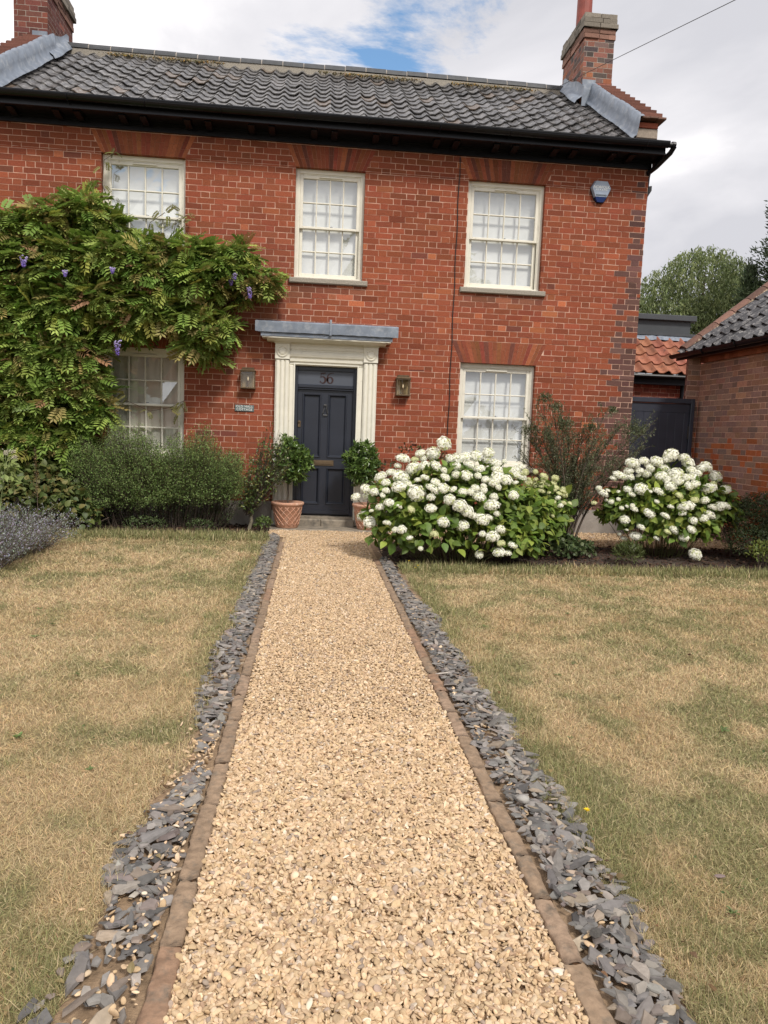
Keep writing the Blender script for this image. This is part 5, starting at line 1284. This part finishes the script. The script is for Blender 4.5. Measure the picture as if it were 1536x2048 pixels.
H1 = [(628,86,48),(470,152,32),(555,152,55),(355,188,45),(435,195,30),(490,190,28),(320,238,25),(425,250,55),(495,238,40),(575,236,38),(627,268,26),(275,280,38),(340,310,55),(205,308,48),(240,348,30),(665,188,32),(718,190,48),(775,175,38),(840,170,48),(925,150,42),(915,195,38),(970,218,38),(1030,210,20),(712,240,32),(795,235,36),(865,256,36),(636,312,32),(707,294,28),(778,300,40),(855,304,24),(905,328,26),(500,316,30),(455,330,24),(328,376,48),(389,359,25),(572,346,34),(240,404,30),(105,388,40),(163,411,34),(40,444,34),(112,440,28),(445,416,60),(540,446,30),(550,390,45),(625,385,36),(688,394,26),(754,411,34),(838,384,28),(893,372,22),(893,398,26),(805,410,28),(862,440,46),(665,460,42),(735,500,48),(785,540,48),(825,570,28),(962,443,30),(948,496,52),(980,557,24),(885,590,52),(925,582,30),(262,485,38),(200,513,32),(328,510,20),(410,528,30),(540,520,38),(88,570,48),(133,612,44),(143,538,16),(246,618,28),(345,662,34),(302,664,22),(625,614,42),(752,634,42),(564,694,30),(398,718,24),(1006,662,38),(952,708,46),(1010,754,30),(885,692,28),(1086,768,34),(996,812,42),(1052,820,28),(863,829,30),(472,790,16),(1092,432,34),(985,310,50),(960,345,42),(1040,330,44),(990,380,26),(1075,265,34),(1120,265,36),(1140,245,28),(1110,298,34),(1150,318,36),(985,265,40),(1165,280,30),(1105,350,20),(218,434,24)]
H1B = [(int(1050 + 400 * a), int(300 + 260 * b + 60 * a), int(14 + 14 * c)) for a, b, c in np.random.default_rng(3).random((22, 3))] + [(1239,277,18),(1190,355,26),(1240,355,20),(1295,308,30),(1322,360,20),(1276,376,18),(1186,390,24),(1281,407,24),(1371,320,28),(1380,383,20),(1422,393,20),(1158,498,20),(1210,480,22),(1360,480,18),(1427,486,18),(1465,490,18),(1128,597,26),(1128,405,22),(1195,328,18),(1240,328,18),(1366,402,14),(1290,340,18)]
H2 = [(457,180,55),(548,162,42),(650,165,48),(763,116,58),(725,150,38),(868,140,46),(902,178,50),(700,216,54),(594,216,40),(428,242,38),(510,240,38),(568,262,42),(690,282,48),(800,262,60),(800,300,46),(735,310,34),(830,328,34),(930,240,38),(1005,225,46),(1045,210,54),(975,262,36),(890,295,38),(945,298,42),(1119,287,48),(345,275,44),(375,285,38),(430,288,42),(304,304,32),(190,383,26),(222,420,42),(262,400,18),(420,392,36),(529,385,58),(455,430,28),(599,409,20),(665,409,42),(760,364,46),(905,362,40),(950,350,42),(828,441,34),(1068,384,54),(1105,348,28),(1198,391,42),(954,474,34),(1033,478,36),(886,524,60),(762,528,28),(152,498,24),(288,490,24),(346,470,18),(472,548,34),(458,518,20),(372,540,18),(414,528,18),(652,487,22),(591,580,50),(718,602,38),(857,580,34),(1150,525,50),(1195,522,38),(1090,535,34),(1070,590,46),(1022,620,36),(395,630,40),(524,694,38),(738,728,32),(790,714,36),(928,708,38),(868,772,36),(484,762,46),(390,782,26),(648,782,24),(448,848,42),(957,903,56),(353,748,16),(345,410,18),(505,280,20),(940,640,40),(250,480,18),(412,714,14)]
hb1 = [(1.15, -2.55, .50, .36, .50, .42), (1.65, -2.45, .60, .55, .62, .52), (2.15, -2.45, .56, .55, .62, .55), (2.55, -2.45, .42, .42, .55, .46), (1.45, -2.85, .30, .48, .34, .32), (2.25, -2.88, .28, .46, .34, .3), (1.12, -2.75, .27, .28, .3, .26), (2.5, -2.98, .22, .25, .22, .22)]
hydrangea('broad hydrangea beside the gravel path, crowded with large creamy white flower heads', hb1, -2.3, H1, 700, 860, 1536 / 460, lambda u, v: .07 + (u > 1035) * .45 + .12 * (v > 1060), 3700, 1, 40)
hb1b = [(2.98, -2.1, .50, .36, .40, .38), (2.8, -2.25, .35, .34, .38, .33)]
hydrangea('smaller hydrangea with little lime-green flower heads between the broad hydrangea and the wispy tree', hb1b, -2.1, H1B, 700, 860, 1536 / 460, lambda u, v: .93, 1500, 2, 12)
hb2 = [(4.35, -1.9, .52, .40, .45, .45), (4.75, -1.95, .60, .52, .5, .52), (5.15, -1.9, .56, .42, .45, .42), (4.7, -2.2, .36, .5, .34, .34), (4.06, -1.9, .52, .24, .3, .30)]
hydrangea('rounded hydrangea with flat white flower heads in front of the navy gate', hb2, -1.9, H2, 1150, 880, 1536 / 386, lambda u, v: .12, 2900, 3, 30)

# bay trees in the pots
def bay(cx, cy, blobs, label, col):
    root = thing('bay_tree', (cx, cy, .35), label, 'bay tree', 'bay trees in the pots by the door')
    m = MB(); m.tube([(cx, cy, .3), (cx + .01, cy, .5), (cx + .0, cy, .75)], [.013, .012, .01], 6)
    for a in range(9):
        e_ = np.array([cx, cy, .95]) + norm(rng.normal(size=3)) * .2; m.tube([(cx, cy, .68), ((cx + e_[0]) / 2, (cy + e_[1]) / 2, .8), e_], [.008, .006, .003], 4)
    m.build('trunk', MT['bark'], root)
    P, N, rr, k = blob_points(blobs, 330, .45, up=-.9, r1=1.32); n = len(P); T_ = []
    # whorls: leaves round shoot tips
    q = 8; Pw = np.repeat(P, q, 0) + rng.normal(0, .012, (n * q, 3)); Nw = np.repeat(norm(N + [0, 0, .5] + rng.normal(0, .3, N.shape)), q, 0)
    D = norm(Nw * .75 + rng.normal(0, .6, Pw.shape)); s = U(.055, .085, n * q); C = mixc([.07, .125, .028], [.16, .24, .055], np.repeat(np.clip(rng.normal(.4, .3, n), 0, 1), q))
    V, F, c = inst(TLEAF, TLEAF_F, Pw, basis(D, norm(Nw + rng.normal(0, .4, Pw.shape))), np.stack([s * .42, s, s], 1), jit(C, .13)); mesh_np('crown', V, F, MT['gloss_leaf'], c, parent=root)
bay(-.18, -.30, [(-.14, -.32, 1.00, .22, .22, .24), (-.07, -.34, .92, .19, .2, .17), (-.2, -.3, 1.12, .14, .14, .16), (-.14, -.3, .76, .10, .1, .10), (.0, -.33, 1.02, .10, .1, .1)], 'dense bay tree in the unobstructed lattice pot beside the door knob side', 0)
bay(.97, -.30, [(.86, -.34, .98, .21, .22, .21), (.93, -.32, .84, .17, .2, .18), (.80, -.3, 1.13, .08, .08, .11), (.98, -.3, 1.12, .08, .08, .13), (.75, -.33, .92, .09, .1, .1)], 'dense bay tree in the pot partly hidden by the hydrangea', 0)

# generic twiggy shrub: shoots from base points to tips, leaves along them
def shoots(root, P0, P1, bow, nl, size, cols, w, lmat, r0=.006, r1=.0015, start=.25, smat=None, spread=.02, up=.0, name='foliage', tm=(TLEAF, TLEAF_F), sname='stems'):
    n = len(P0); Pm = (P0 + P1) / 2 + bow
    V, F, C, T = tubes_np(P0, Pm, P1, np.full(n, r0), np.full(n, r1), 3, 6)
    mesh_np(sname, V, F, smat or MT['bark'], np.tile([[.10, .075, .05]], (len(V), 1)), parent=root)
    t = U(start, 1.0, (n, nl))[:, :, None]; Q = (1 - t) ** 2 * P0[:, None] + 2 * t * (1 - t) * Pm[:, None] + t ** 2 * P1[:, None]; Q = Q.reshape(-1, 3) + rng.normal(0, spread, (n * nl, 3))
    Tt = norm(np.repeat(P1 - P0, nl, 0)); k = len(Q); D = norm(Tt * .5 + rng.normal(0, .6, (k, 3)) + [0, 0, up]); Nn = norm(rng.normal(0, .6, (k, 3)) + [0, -.2, 1])
    ok = (Q[:, 2] > .01) & (Q[:, 1] < -.02) | (Q[:, 1] > 1); Q, D, Nn = Q[ok], D[ok], Nn[ok]; k = len(Q)
    s = U(*size, k); c = np.array(cols)[rng.choice(len(cols), k)]
    V, F, c = inst(*tm, Q, basis(D, Nn), np.stack([s * w, s, s], 1), jit(c, .2)); mesh_np(name, V, F, lmat, c, parent=root)
# wispy small-leaved shrub under the window
def outline_tips(poly, y0, y1, n):
    out = []
    us = [p[0] for p in poly]; vt = [p[1] for p in poly]; vb = [p[2] for p in poly]
    while len(out) < n:
        u = random.uniform(us[0], us[-1]); t = np.interp(u, us, vt); b = np.interp(u, us, vb); k = random.random() ** 1.25; t += 13 * math.sin(u * .043) + 11 * math.sin(u * .10 + 1) + 5 * math.sin(u * .31) - (18 if random.random() < .04 else 0); v = t + (b - t) * k
        out.append(at(u, v, random.uniform(y0, y1)))
    return np.array(out)
sh = thing('small_leaved_shrub', (-2, -.6, 0), 'wispy small-leaved green shrub spreading under the lower window', 'shrub')
poly = [(128, 905, 960), (150, 872, 1000), (200, 862, 1010), (240, 852, 1010), (300, 868, 1005), (360, 866, 1000), (400, 862, 995), (440, 880, 990), (490, 905, 985)]
T1 = outline_tips(poly, -1.0, -.35, 2300); P0 = np.stack([np.interp(T1[:, 0], [-3.3, -.6], [-2.9, -1.0]) + rng.normal(0, .12, len(T1)), U(-.7, -.35, len(T1)), U(.05, .35, len(T1))], 1)
P0 = P0 * .55 + T1 * .45; P0[:, 2] = np.minimum(P0[:, 2], T1[:, 2] - .02)
shoots(sh, P0, T1, rng.normal(0, .03, T1.shape) + [0, 0, .05], 30, (.014, .026), [(.19, .28, .08), (.25, .33, .11), (.13, .20, .055)], .6, MT['leaf'], .002, .001, .1, spread=.025)
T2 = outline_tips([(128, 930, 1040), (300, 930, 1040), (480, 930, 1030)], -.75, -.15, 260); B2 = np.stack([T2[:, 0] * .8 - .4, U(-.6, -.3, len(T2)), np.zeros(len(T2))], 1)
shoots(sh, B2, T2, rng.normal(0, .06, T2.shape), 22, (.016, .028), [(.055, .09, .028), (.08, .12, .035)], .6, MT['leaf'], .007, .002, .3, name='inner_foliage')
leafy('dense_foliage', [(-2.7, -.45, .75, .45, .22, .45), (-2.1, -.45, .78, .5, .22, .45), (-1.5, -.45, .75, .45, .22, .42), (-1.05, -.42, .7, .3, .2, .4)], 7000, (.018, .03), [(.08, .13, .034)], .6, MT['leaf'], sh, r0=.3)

# camellia beside the pot
cm = thing('camellia', (-.72, -.45, 0), 'small open camellia bush with pale trunk between the wispy shrub and the pot', 'shrub')
T1 = outline_tips([(478, 975, 1010), (500, 905, 1030), (530, 870, 1000), (560, 862, 960), (585, 900, 950)], -.75, -.3, 150); b = gat(500, 1056)
b = np.array([-.70, -.5, 0]); P0 = np.tile(b + [0, 0, .25], (150, 1)) + rng.normal(0, .03, (150, 3))
shoots(cm, P0, T1, rng.normal(0, .05, T1.shape), 16, (.03, .055), [(.075, .12, .03), (.12, .165, .05), (.055, .09, .025), (.22, .22, .06)], .55, MT['gloss_leaf'], .005, .002, .35)
m = MB(); m.tube([b, b + [.03, 0, .12], b + [.02, .02, .3]], [.028, .024, .018], 8); m.build('trunk', material('pale_bark', (.20, .17, .12), rough=.9), cm)
# shoots above the bay at the door edge
# wispy olive-like tree
ot = thing('wispy_tree', (3.42, -1.75, 0), 'open twiggy tree with sparse olive leaves between the two large hydrangeas', 'small tree')
tips = [(1052, 855), (1075, 800), (1095, 790), (1120, 830), (1140, 850), (1175, 860), (1215, 820), (1245, 850), (1298, 858), (1290, 890), (1260, 880), (1060, 880), (1050, 920), (1085, 930), (1200, 900), (1150, 900), (1180, 930), (1110, 890), (1230, 870), (1165, 880), (1095, 870), (1135, 940), (1070, 850), (1190, 870), (1280, 905)]
b = np.array([3.42, -1.78, 0]); T_ = np.array([at(u, v, -1.75 + random.uniform(-.35, .35)) for u, v in tips]); n = len(T_)
P0 = np.tile(b, (n, 1)) + np.stack([rng.normal(0, .05, n), rng.normal(0, .04, n), U(0, .12, n)], 1); Pm = P0 * .5 + T_ * .5 + np.stack([(b[0] - T_[:, 0]) * .28, np.zeros(n), U(.05, .2, n)], 1)
V, F, Cc, Tt = tubes_np(P0, Pm, T_, U(.010, .022, n), np.full(n, .0022), 6, 12); mesh_np('trunk', V, F, MT['bark'], np.ones((len(V), 3)), parent=ot, smooth=True)
# twigs off the limbs
k = 34; ti = rng.integers(3, 12, (n, k)); S0 = Cc[np.arange(n)[:, None], ti].reshape(-1, 3); L_ = U(.12, .42, len(S0)); dirs = norm(Tt[np.arange(n)[:, None], ti].reshape(-1, 3) + rng.normal(0, .55, (len(S0), 3)) * [1, .7, .7] + [0, 0, .35]); S1 = S0 + dirs * L_[:, None]
lim = (S1[:, 2] < 1.93) ; S0, S1 = S0[lim], S1[lim]
shoots(ot, S0, S1, rng.normal(0, .02, S0.shape), 26, (.022, .042), [(.15, .165, .09), (.11, .135, .06), (.19, .20, .12), (.08, .10, .04)], .32, MT['leaf'], .0032, .0012, .25, spread=.012, sname='twigs')
for (u, v, r_) in ((1090, 800, .10), (1130, 855, .13), (1270, 865, .16), (1060, 865, .10), (1225, 825, .07), (1180, 860, .08), (1110, 820, .1)):
    p = at(u, v, -1.75); leafy('foliage', [(p[0], p[1], p[2], r_, r_, r_)], int(2600 * r_), (.025, .045), [(.085, .105, .045), (.06, .08, .03), (.14, .15, .08)], .3, MT['leaf'], ot, droop=-.4, r0=.1)

# low plants at the foot of the borders
def lowplant(name, label, cat, blobs, n, size, cols, w, **k):
    root = thing(name, (blobs[0][0], blobs[0][1], 0), label, cat); leafy('foliage', blobs, n, size, cols, w, MT['leaf'], root, **k)
    m = MB()
    for b in blobs:
        for i in range(5): m.tube([(b[0] + random.gauss(0, .04), b[1], 0), (b[0] + random.gauss(0, b[3] * .4), b[1] + random.gauss(0, b[4] * .3), b[2])], .006, 4)
    m.build('stems', MT['bark'], root); return root
lowplant('dark_shrub', 'dark small-leaved evergreen shrub at the foot of the outbuilding wall', 'shrub', [(5.55, -2.0, .35, .42, .42, .42), (5.95, -2.0, .42, .45, .5, .42), (5.6, -2.5, .22, .4, .35, .26), (6.3, -2.2, .4, .4, .5, .4)], 15000, (.018, .036), [(.045, .065, .022), (.06, .085, .03), (.035, .05, .02)], .55, r0=.6)
lowplant('yellowish_shrub', 'small yellow-green bush in front of the dark evergreen shrub', 'shrub', [(5.35, -2.95, .20, .18, .16, .14), (5.5, -2.9, .14, .2, .16, .1)], 420, (.04, .06), [(.20, .23, .05), (.13, .17, .04)], .35, droop=-.2)
lowplant('ground_cover', 'low scallop-leaved plant below the wispy tree', 'ground cover plant', [(3.15, -2.35, .12, .30, .26, .16), (3.4, -2.3, .1, .2, .2, .12)], 900, (.03, .055), [(.07, .105, .04), (.10, .13, .05)], .9, tmpl=(BLEAF, BLEAF_F))
lowplant('weeds', 'tuft of thin green weeds on the mulch beside the rounded hydrangea', 'weeds', [(3.85, -2.7, .1, .16, .12, .14)], 420, (.05, .10), [(.15, .18, .06), (.11, .14, .045)], .12, droop=-.8)
lowplant('leafy_perennial', 'broad-leaved green perennials under the wisteria beside the grey-mauve catmint', 'perennial plant', [(-3.6, -1.15, .35, .42, .3, .34), (-3.1, -1.0, .32, .36, .28, .3), (-2.85, -.95, .18, .26, .22, .2), (-4.0, -1.3, .5, .4, .3, .4), (-3.35, -.8, .55, .4, .2, .3)], 2600, (.06, .11), [(.09, .125, .035), (.13, .155, .045), (.07, .10, .03), (.20, .18, .06)], .75, tmpl=(BLEAF, BLEAF_F), hue=.2)
lowplant('seedling', 'small green seedling plants at the edge of the bed under the wispy shrub', 'small plants', [(-2.0, -1.0, .1, .3, .1, .12), (-1.3, -1.0, .1, .2, .1, .1)], 700, (.02, .04), [(.10, .14, .05), (.07, .10, .035)], .45)
lowplant('periwinkle', 'little leafy plant at the foot of the pot on the bed corner', 'small plants', [(-.50, -.62, .10, .12, .12, .10)], 230, (.03, .05), [(.12, .17, .045), (.09, .13, .035)], .6)
lowplant('rose_shoots', 'dark red-tinged rose growth behind the hydrangea against the brick wall', 'rose', [(1.55, -.5, 1.12, .22, .12, .18), (1.95, -.5, 1.0, .2, .12, .22), (1.25, -.5, .9, .14, .12, .14), (1.75, -.5, .7, .35, .12, .3)], 650, (.035, .06), [(.06, .085, .028), (.12, .045, .03)], .6)

# tall stem with cream heads at the left edge
vl = thing('valerian', (-3.6, -2.4, 0), 'tall pale stem with fluffy cream flower heads at the edge above the catmint', 'flowering plant')
q = [at(2, 1000, -2.4), at(12, 925, -2.4)]; m = MB(); b0 = np.array([q[0][0] - .05, -2.4, 0]); m.tube([b0, q[0], q[1]], [.008, .007, .005], 5)
hd = [at(12, 905, -2.4), at(26, 903, -2.4), at(28, 915, -2.4), at(2, 962, -2.4)]
for h_ in hd: m.tube([q[0] * .4 + q[1] * .6, h_], .003, 4)
m.build('stem', MT['grass'] if False else material('pale_stem', (.22, .27, .10), rough=.7), vl)
for h_ in hd:
    n = 70; P = h_ + rng.normal(0, .016, (n, 3)); tV, tF = ico(0); V, F, c = inst(tV, tF, P, randrot(n, 1), U(.004, .008, n), jit(np.tile([[.55, .50, .40]], (n, 1)), .15)); mesh_np('flower_head', V, F, MT['petal'], c, parent=vl)
p = at(15, 960, -2.4); leafy('foliage', [(p[0], p[1], p[2], .12, .12, .3)], 90, (.06, .11), [(.22, .27, .09)], .55, MT['leaf'], vl, r0=.1)
ds = thing('dock_spike', (-3.3, -1.5, 0), 'rusty upright seed spike standing among the green perennials', 'flowering plant')
p = at(70, 895, -1.5); b_ = np.array([p[0] + .03, -1.5, 0]); m = MB(); m.tube([b_, p], [.006, .003], 5); m.build('stem', MT['bark'], ds)
n = 260; t = rng.random(n); P = b_ + (p - b_) * (.45 + .55 * t)[:, None] + rng.normal(0, .018, (n, 3)) * (1.2 - t[:, None]); V, F, c = inst(TLEAF, TLEAF_F, P, randrot(n, 1), U(.012, .022, n), jit(np.tile([[.17, .12, .05]], (n, 1)), .3)); mesh_np('seed_head', V, F, MT['leaf'], c, parent=ds)

# catmint mass at the left edge
ct = thing('catmint', (-3.1, -3.6, 0), 'sprawling grey-mauve catmint spilling onto the lawn edge', 'catmint')
n = 1500; B_ = np.stack([U(-3.9, -2.75, n), U(-4.3, -2.3, n), np.zeros(n)], 1); c0 = np.array([-3.25, -3.3, 0])
T1 = B_ + norm(np.stack([(B_[:, 0] - c0[0]) * 1.1 + rng.normal(0, .25, n), (B_[:, 1] - c0[1]) * .7 + rng.normal(0, .25, n), U(.35, 1.0, n)], 1)) * U(.32, .62, n)[:, None]
shoots(ct, B_, T1, rng.normal(0, .03, T1.shape) + [0, 0, .06], 26, (.012, .026), [(.27, .30, .25), (.32, .30, .38), (.36, .34, .42), (.18, .22, .14), (.25, .28, .23)], .5, MT['leaf'], .003, .0012, .2, spread=.015, up=.3)

# little flowers
def daisy(u, v, h, col, rad, label, cat, name, npet=12):
    g_ = gat(u, v + (h * 100), h) if False else gat(u, v, h); root = thing(name, (g_[0], g_[1], 0), label, cat)
    m = MB(); m.tube([(g_[0], g_[1], 0), (g_[0], g_[1], h)], .0018, 4); m.build('stem', MT['leaf'] if False else material('green_stem', (.10, .14, .04), rough=.7), root)
    n = npet * 3; a = U(0, 6.28, n); D = np.stack([np.cos(a), np.sin(a), U(.0, .9, n)], 1); V, F, c = inst(TLEAF, TLEAF_F, np.tile([g_[0], g_[1], h], (n, 1)), basis(norm(D), np.tile([[0, 0, 1.]], (n, 1))), np.stack([np.full(n, rad * .35), np.full(n, rad), np.full(n, rad)], 1), jit(np.tile([col], (n, 1)), .08))
    mesh_np('petals', V, F, MT['petal'], c, parent=root)
Y_ = (.85, .62, .03)
daisy(1173, 1620, .035, Y_, .013, 'single bright yellow dandelion in the lawn beside the slate chippings', 'dandelion', 'dandelion')
daisy(400, 1024, .10, Y_, .022, 'yellow flower on the bed under the wispy shrub, the one nearer the door', 'flower', 'yellow_flower')
daisy(368, 1039, .05, Y_, .018, 'yellow flower on the bed under the wispy shrub, the one farther from the door', 'flower', 'yellow_flower')
daisy(818, 1122, .10, Y_, .012, 'yellow flower at the foot of the broad hydrangea, highest of the three', 'flower', 'yellow_flower')
daisy(836, 1131, .07, Y_, .012, 'yellow flower at the foot of the broad hydrangea, rightmost of the three', 'flower', 'yellow_flower')
daisy(831, 1136, .05, Y_, .012, 'yellow flower at the foot of the broad hydrangea, lowest of the three', 'flower', 'yellow_flower')
p = gat(1046, 1599, .035); tV, tF = ico(2, 3, (1, .85, .62)); V = tV * .026 + p; o = mesh_np('smooth_cobble', V, tF, MT['pebble'], np.tile([[.34, .325, .30]], (len(V), 1)), smooth=True); tag(o, 'smooth round pale grey cobble lying on the slate chippings', 'stone')
p = gat(1440, 1752, .01); tV, tF = ico(1, 4, (1, .5, .2)); V = tV * .02 + p; o = mesh_np('lawn_stone', V, tF, MT['slate'], np.tile([[.20, .15, .14]], (len(V), 1))); tag(o, 'flat purplish stone lying alone in the right lawn', 'stone')

# ------------------------------------------------------------------ trees behind
wl = thing('willow_tree', (17, 20, 0), 'large pale green weeping willow behind the extension roof', 'tree')
WBL = [(16.8, 20, 7.6, 2.2, 1.9, 2.2), (14.9, 20.5, 6.7, 1.9, 1.6, 2.0), (18.6, 20, 6.6, 1.6, 1.7, 2.0), (17.6, 19.4, 6.2, 1.8, 1.6, 2.4), (15.6, 19.4, 5.6, 1.7, 1.5, 2.2), (16.6, 19.6, 8.7, 1.0, 1.0, .9), (13.3, 20.5, 6.5, 1.2, 1.4, 1.6), (12.2, 21, 6.0, 1.5, 1.4, 1.8), (18.2, 20.2, 8.2, .8, .8, .7), (19.7, 20.3, 5.6, 1.1, 1.4, 1.9)]
def willow():
    P, N, rr, k = blob_points(WBL, 2600, .72, zmin=2, up=-.2); n = len(P)
    L_ = U(.5, 1.5, n); m_ = 17; t = np.linspace(0, 1, m_)[None, :, None]
    out = norm(N * [1, 1, 0] + rng.normal(0, .2, (n, 3)))
    Q = P[:, None] + out[:, None] * .35 * np.sqrt(t) + np.array([0, 0, -1.]) * (L_[:, None, None] * t ** 1.3) + np.array([0, 0, .22]) * np.sin(t * 3.1)
    Q = Q.reshape(-1, 3) + rng.normal(0, .05, (n * m_, 3)); N_ = len(Q); D = norm(rng.normal(0, .5, (N_, 3)) + [0, 0, -1.0]); s = U(.11, .22, N_)
    C = mixc([.11, .15, .055], [.30, .34, .15], np.clip(np.repeat(rng.normal(.45, .28, n), m_) + rng.normal(0, .12, N_), 0, 1))
    V, F, c = inst(TLEAF, TLEAF_F, Q, basis(D, norm(rng.normal(0, 1, (N_, 3)) + [0, -.6, .6])), np.stack([s * .3, s, s], 1), jit(C, .1)); mesh_np('crown', V, F, MT['leaf'], c, parent=wl)
    m = MB(); m.tube([(17, 20, 0), (17.1, 20, 2.5), (16.9, 20, 5), (16.8, 20, 7.5)], [.45, .38, .25, .08], 10)
    for b in WBL: m.tube([(17, 20, 3.2), (17 * .4 + b[0] * .6, 20, 5.0), (b[0], b[1], b[2])], [.2, .12, .04], 6)
    m.build('trunk', MT['bark'], wl)
willow()
cf = thing('conifer_tree', (17.6, 15, 0), 'dark feathery conifer at the edge beyond the outbuilding roof', 'tree')
def conifer(cx, cy, H, R, n, root):
    z = H * U(.12, 1, n) ** .75; rad = R * (1 - z / H) ** .75 * (1 + .25 * np.sin(z * 4)) ; a = U(0, 6.28, n); P1 = np.stack([cx + rad * np.cos(a), cy + rad * np.sin(a), z + .25], 1); P0 = np.stack([np.full(n, cx), np.full(n, cy), z - .1], 1)
    m_ = 26; t = U(.35, 1, (n, m_))[:, :, None]; Q = (P0[:, None] * (1 - t) + P1[:, None] * t - np.array([0, 0, .25]) * t * (1 - t)).reshape(-1, 3) + rng.normal(0, .09, (n * m_, 3)); N_ = len(Q)
    D = norm(np.repeat(norm(P1 - P0), m_, 0) + rng.normal(0, .45, (N_, 3)) + [0, 0, .25]); s = U(.10, .22, N_); C = jit(mixc([.035, .055, .025], [.08, .11, .05], rng.random(N_)), .15)
    V, F, c = inst(TLEAF, TLEAF_F, Q, basis(D, norm(rng.normal(0, 1, (N_, 3)))), np.stack([s * .28, s, s], 1), C); mesh_np('crown', V, F, MT['leaf'], c, parent=root)
    m = MB(); m.tube([(cx, cy, 0), (cx, cy, H * .95)], [.3, .03], 8); m.build('trunk', MT['bark'], root)
conifer(17.5, 15, 12.0, 2.9, 1000, cf)
cf2 = thing('conifer_tree', (16.4, 15.5, 0), 'shorter spiky conifer between the willow and the taller dark conifer', 'tree'); conifer(16.15, 15.5, 7.9, 1.3, 330, cf2)

# ------------------------------------------------------------------ across the road (seen as reflections in the panes)
tr = thing('street_tree', (4.8, -26, 0), 'broad leafy tree across the road, mirrored in the upstairs window panes', 'tree')
P, N, rr, k = blob_points([(4.8, -26, 8.2, 3.0, 2.6, 3.0), (2.8, -26, 7.0, 2.0, 2, 2.0), (7.2, -26, 7.2, 2.0, 2, 2.2), (4.6, -25, 5.6, 2.6, 2.2, 1.8), (5.6, -26, 10.3, 1.6, 1.6, 1.4)], 9000, .6, up=-.7); n = len(P)
V, F, c = inst(TLEAF, TLEAF_F, P + rng.normal(0, .1, P.shape), basis(norm(rng.normal(size=(n, 3))), norm(N + [0, 0, .4])), np.stack([U(.22, .34, n), U(.3, .5, n), U(.3, .5, n)], 1), jit(np.tile([[.10, .14, .04]], (n, 1)), .25)); mesh_np('crown', V, F, MT['leaf'], c, parent=tr)
m = MB(); m.tube([(4.8, -26, 0), (4.9, -26, 3), (4.7, -26, 6.5), (4.9, -26, 9)], [.35, .3, .2, .06], 9)
for q in ((2.8, -26, 7), (7.2, -26, 7.2), (4.6, -25, 6)): m.tube([(4.85, -26, 3.2), ((4.85 + q[0]) / 2, -26, 5), q], [.16, .1, .04], 6)
m.build('trunk', MT['bark'], tr)
hh = thing('opposite_house', (-12, -27, 0), 'plain brick house across the road, mirrored in the lower left window', 'house')
m = MB(); m.box(-17, -7.4, -31, -26, 0, 3.4, c=(.24, .09, .06)); m.prism([(-17, -31, 3.4), (-17, -26, 3.4), (-17, -28.5, 6.6)], (9.6, 0, 0), c=(.24, .09, .06)); m.build('wall', MT['brick'], hh)
m = MB(); m.prism([(-17.2, -25.7, 3.2), (-17.2, -28.5, 6.75), (-17.2, -28.5, 6.6), (-17.2, -25.75, 3.05)], (10, 0, 0), c=(.12, .07, .05)); m.prism([(-17.2, -31.3, 3.2), (-17.2, -28.5, 6.75), (-17.2, -28.5, 6.6), (-17.2, -31.25, 3.05)], (10, 0, 0), c=(.12, .07, .05)); m.build('roof', MT['redtile'], hh)
for x in (-15.5, -12.8, -10):
    m = MB(); m.box(x, x + 1.2, -26.02, -25.98, 1, 2.4); m.build('window', MT['white'], hh)

# fallen leaves and small weeds, scattered where the wind leaves them
n = 260; x = np.concatenate([U(-.6, -.24, 70), U(.94, 1.25, 80), U(-3, 4, 110)]); y = -9.6 + rng.random(n) ** 1.1 * 7.5; k = ~((x > -.2) & (x < .9) & (rng.random(n) < .6)); x, y = x[k], y[k]; n = len(x)
V, F, c = inst(BLEAF, BLEAF_F, np.stack([x, y, U(.012, .03, n)], 1), randrot(n, .45), U(.012, .030, n)[:, None] * np.array([[.7, 1, 1.4]]), jit(np.array([(.20, .12, .06), (.28, .19, .09), (.14, .085, .05), (.33, .25, .12)])[rng.choice(4, n)], .2)); tag(mesh_np('leaf_litter', V, F, MT['leaf'], c), kind='stuff')
# plantain and dandelion rosettes
n = 46; cx = np.concatenate([U(-2.6, -.5, 20), U(1.25, 3.8, 26)]); cy = -9.0 + rng.random(n) ** 1.2 * 5.2; q = 9; a = U(0, 6.28, (n, q)); D = np.stack([np.cos(a), np.sin(a), U(.1, .6, (n, q))], 2).reshape(-1, 3); P = np.repeat(np.stack([cx, cy, np.full(n, .002)], 1), q, 0); S = np.repeat(U(.02, .045, n), q) * U(.6, 1.1, n * q)
V, F, c = inst(BLEAF, BLEAF_F, P, basis(norm(D), np.tile([[0, 0, 1.]], (n * q, 1)) + rng.normal(0, .2, (n * q, 3))), np.stack([S * .38, S, S], 1), jit(np.tile([[.13, .185, .06]], (n * q, 1)), .2)); tag(mesh_np('lawn_weeds', V, F, MT['leaf'], c), kind='stuff')
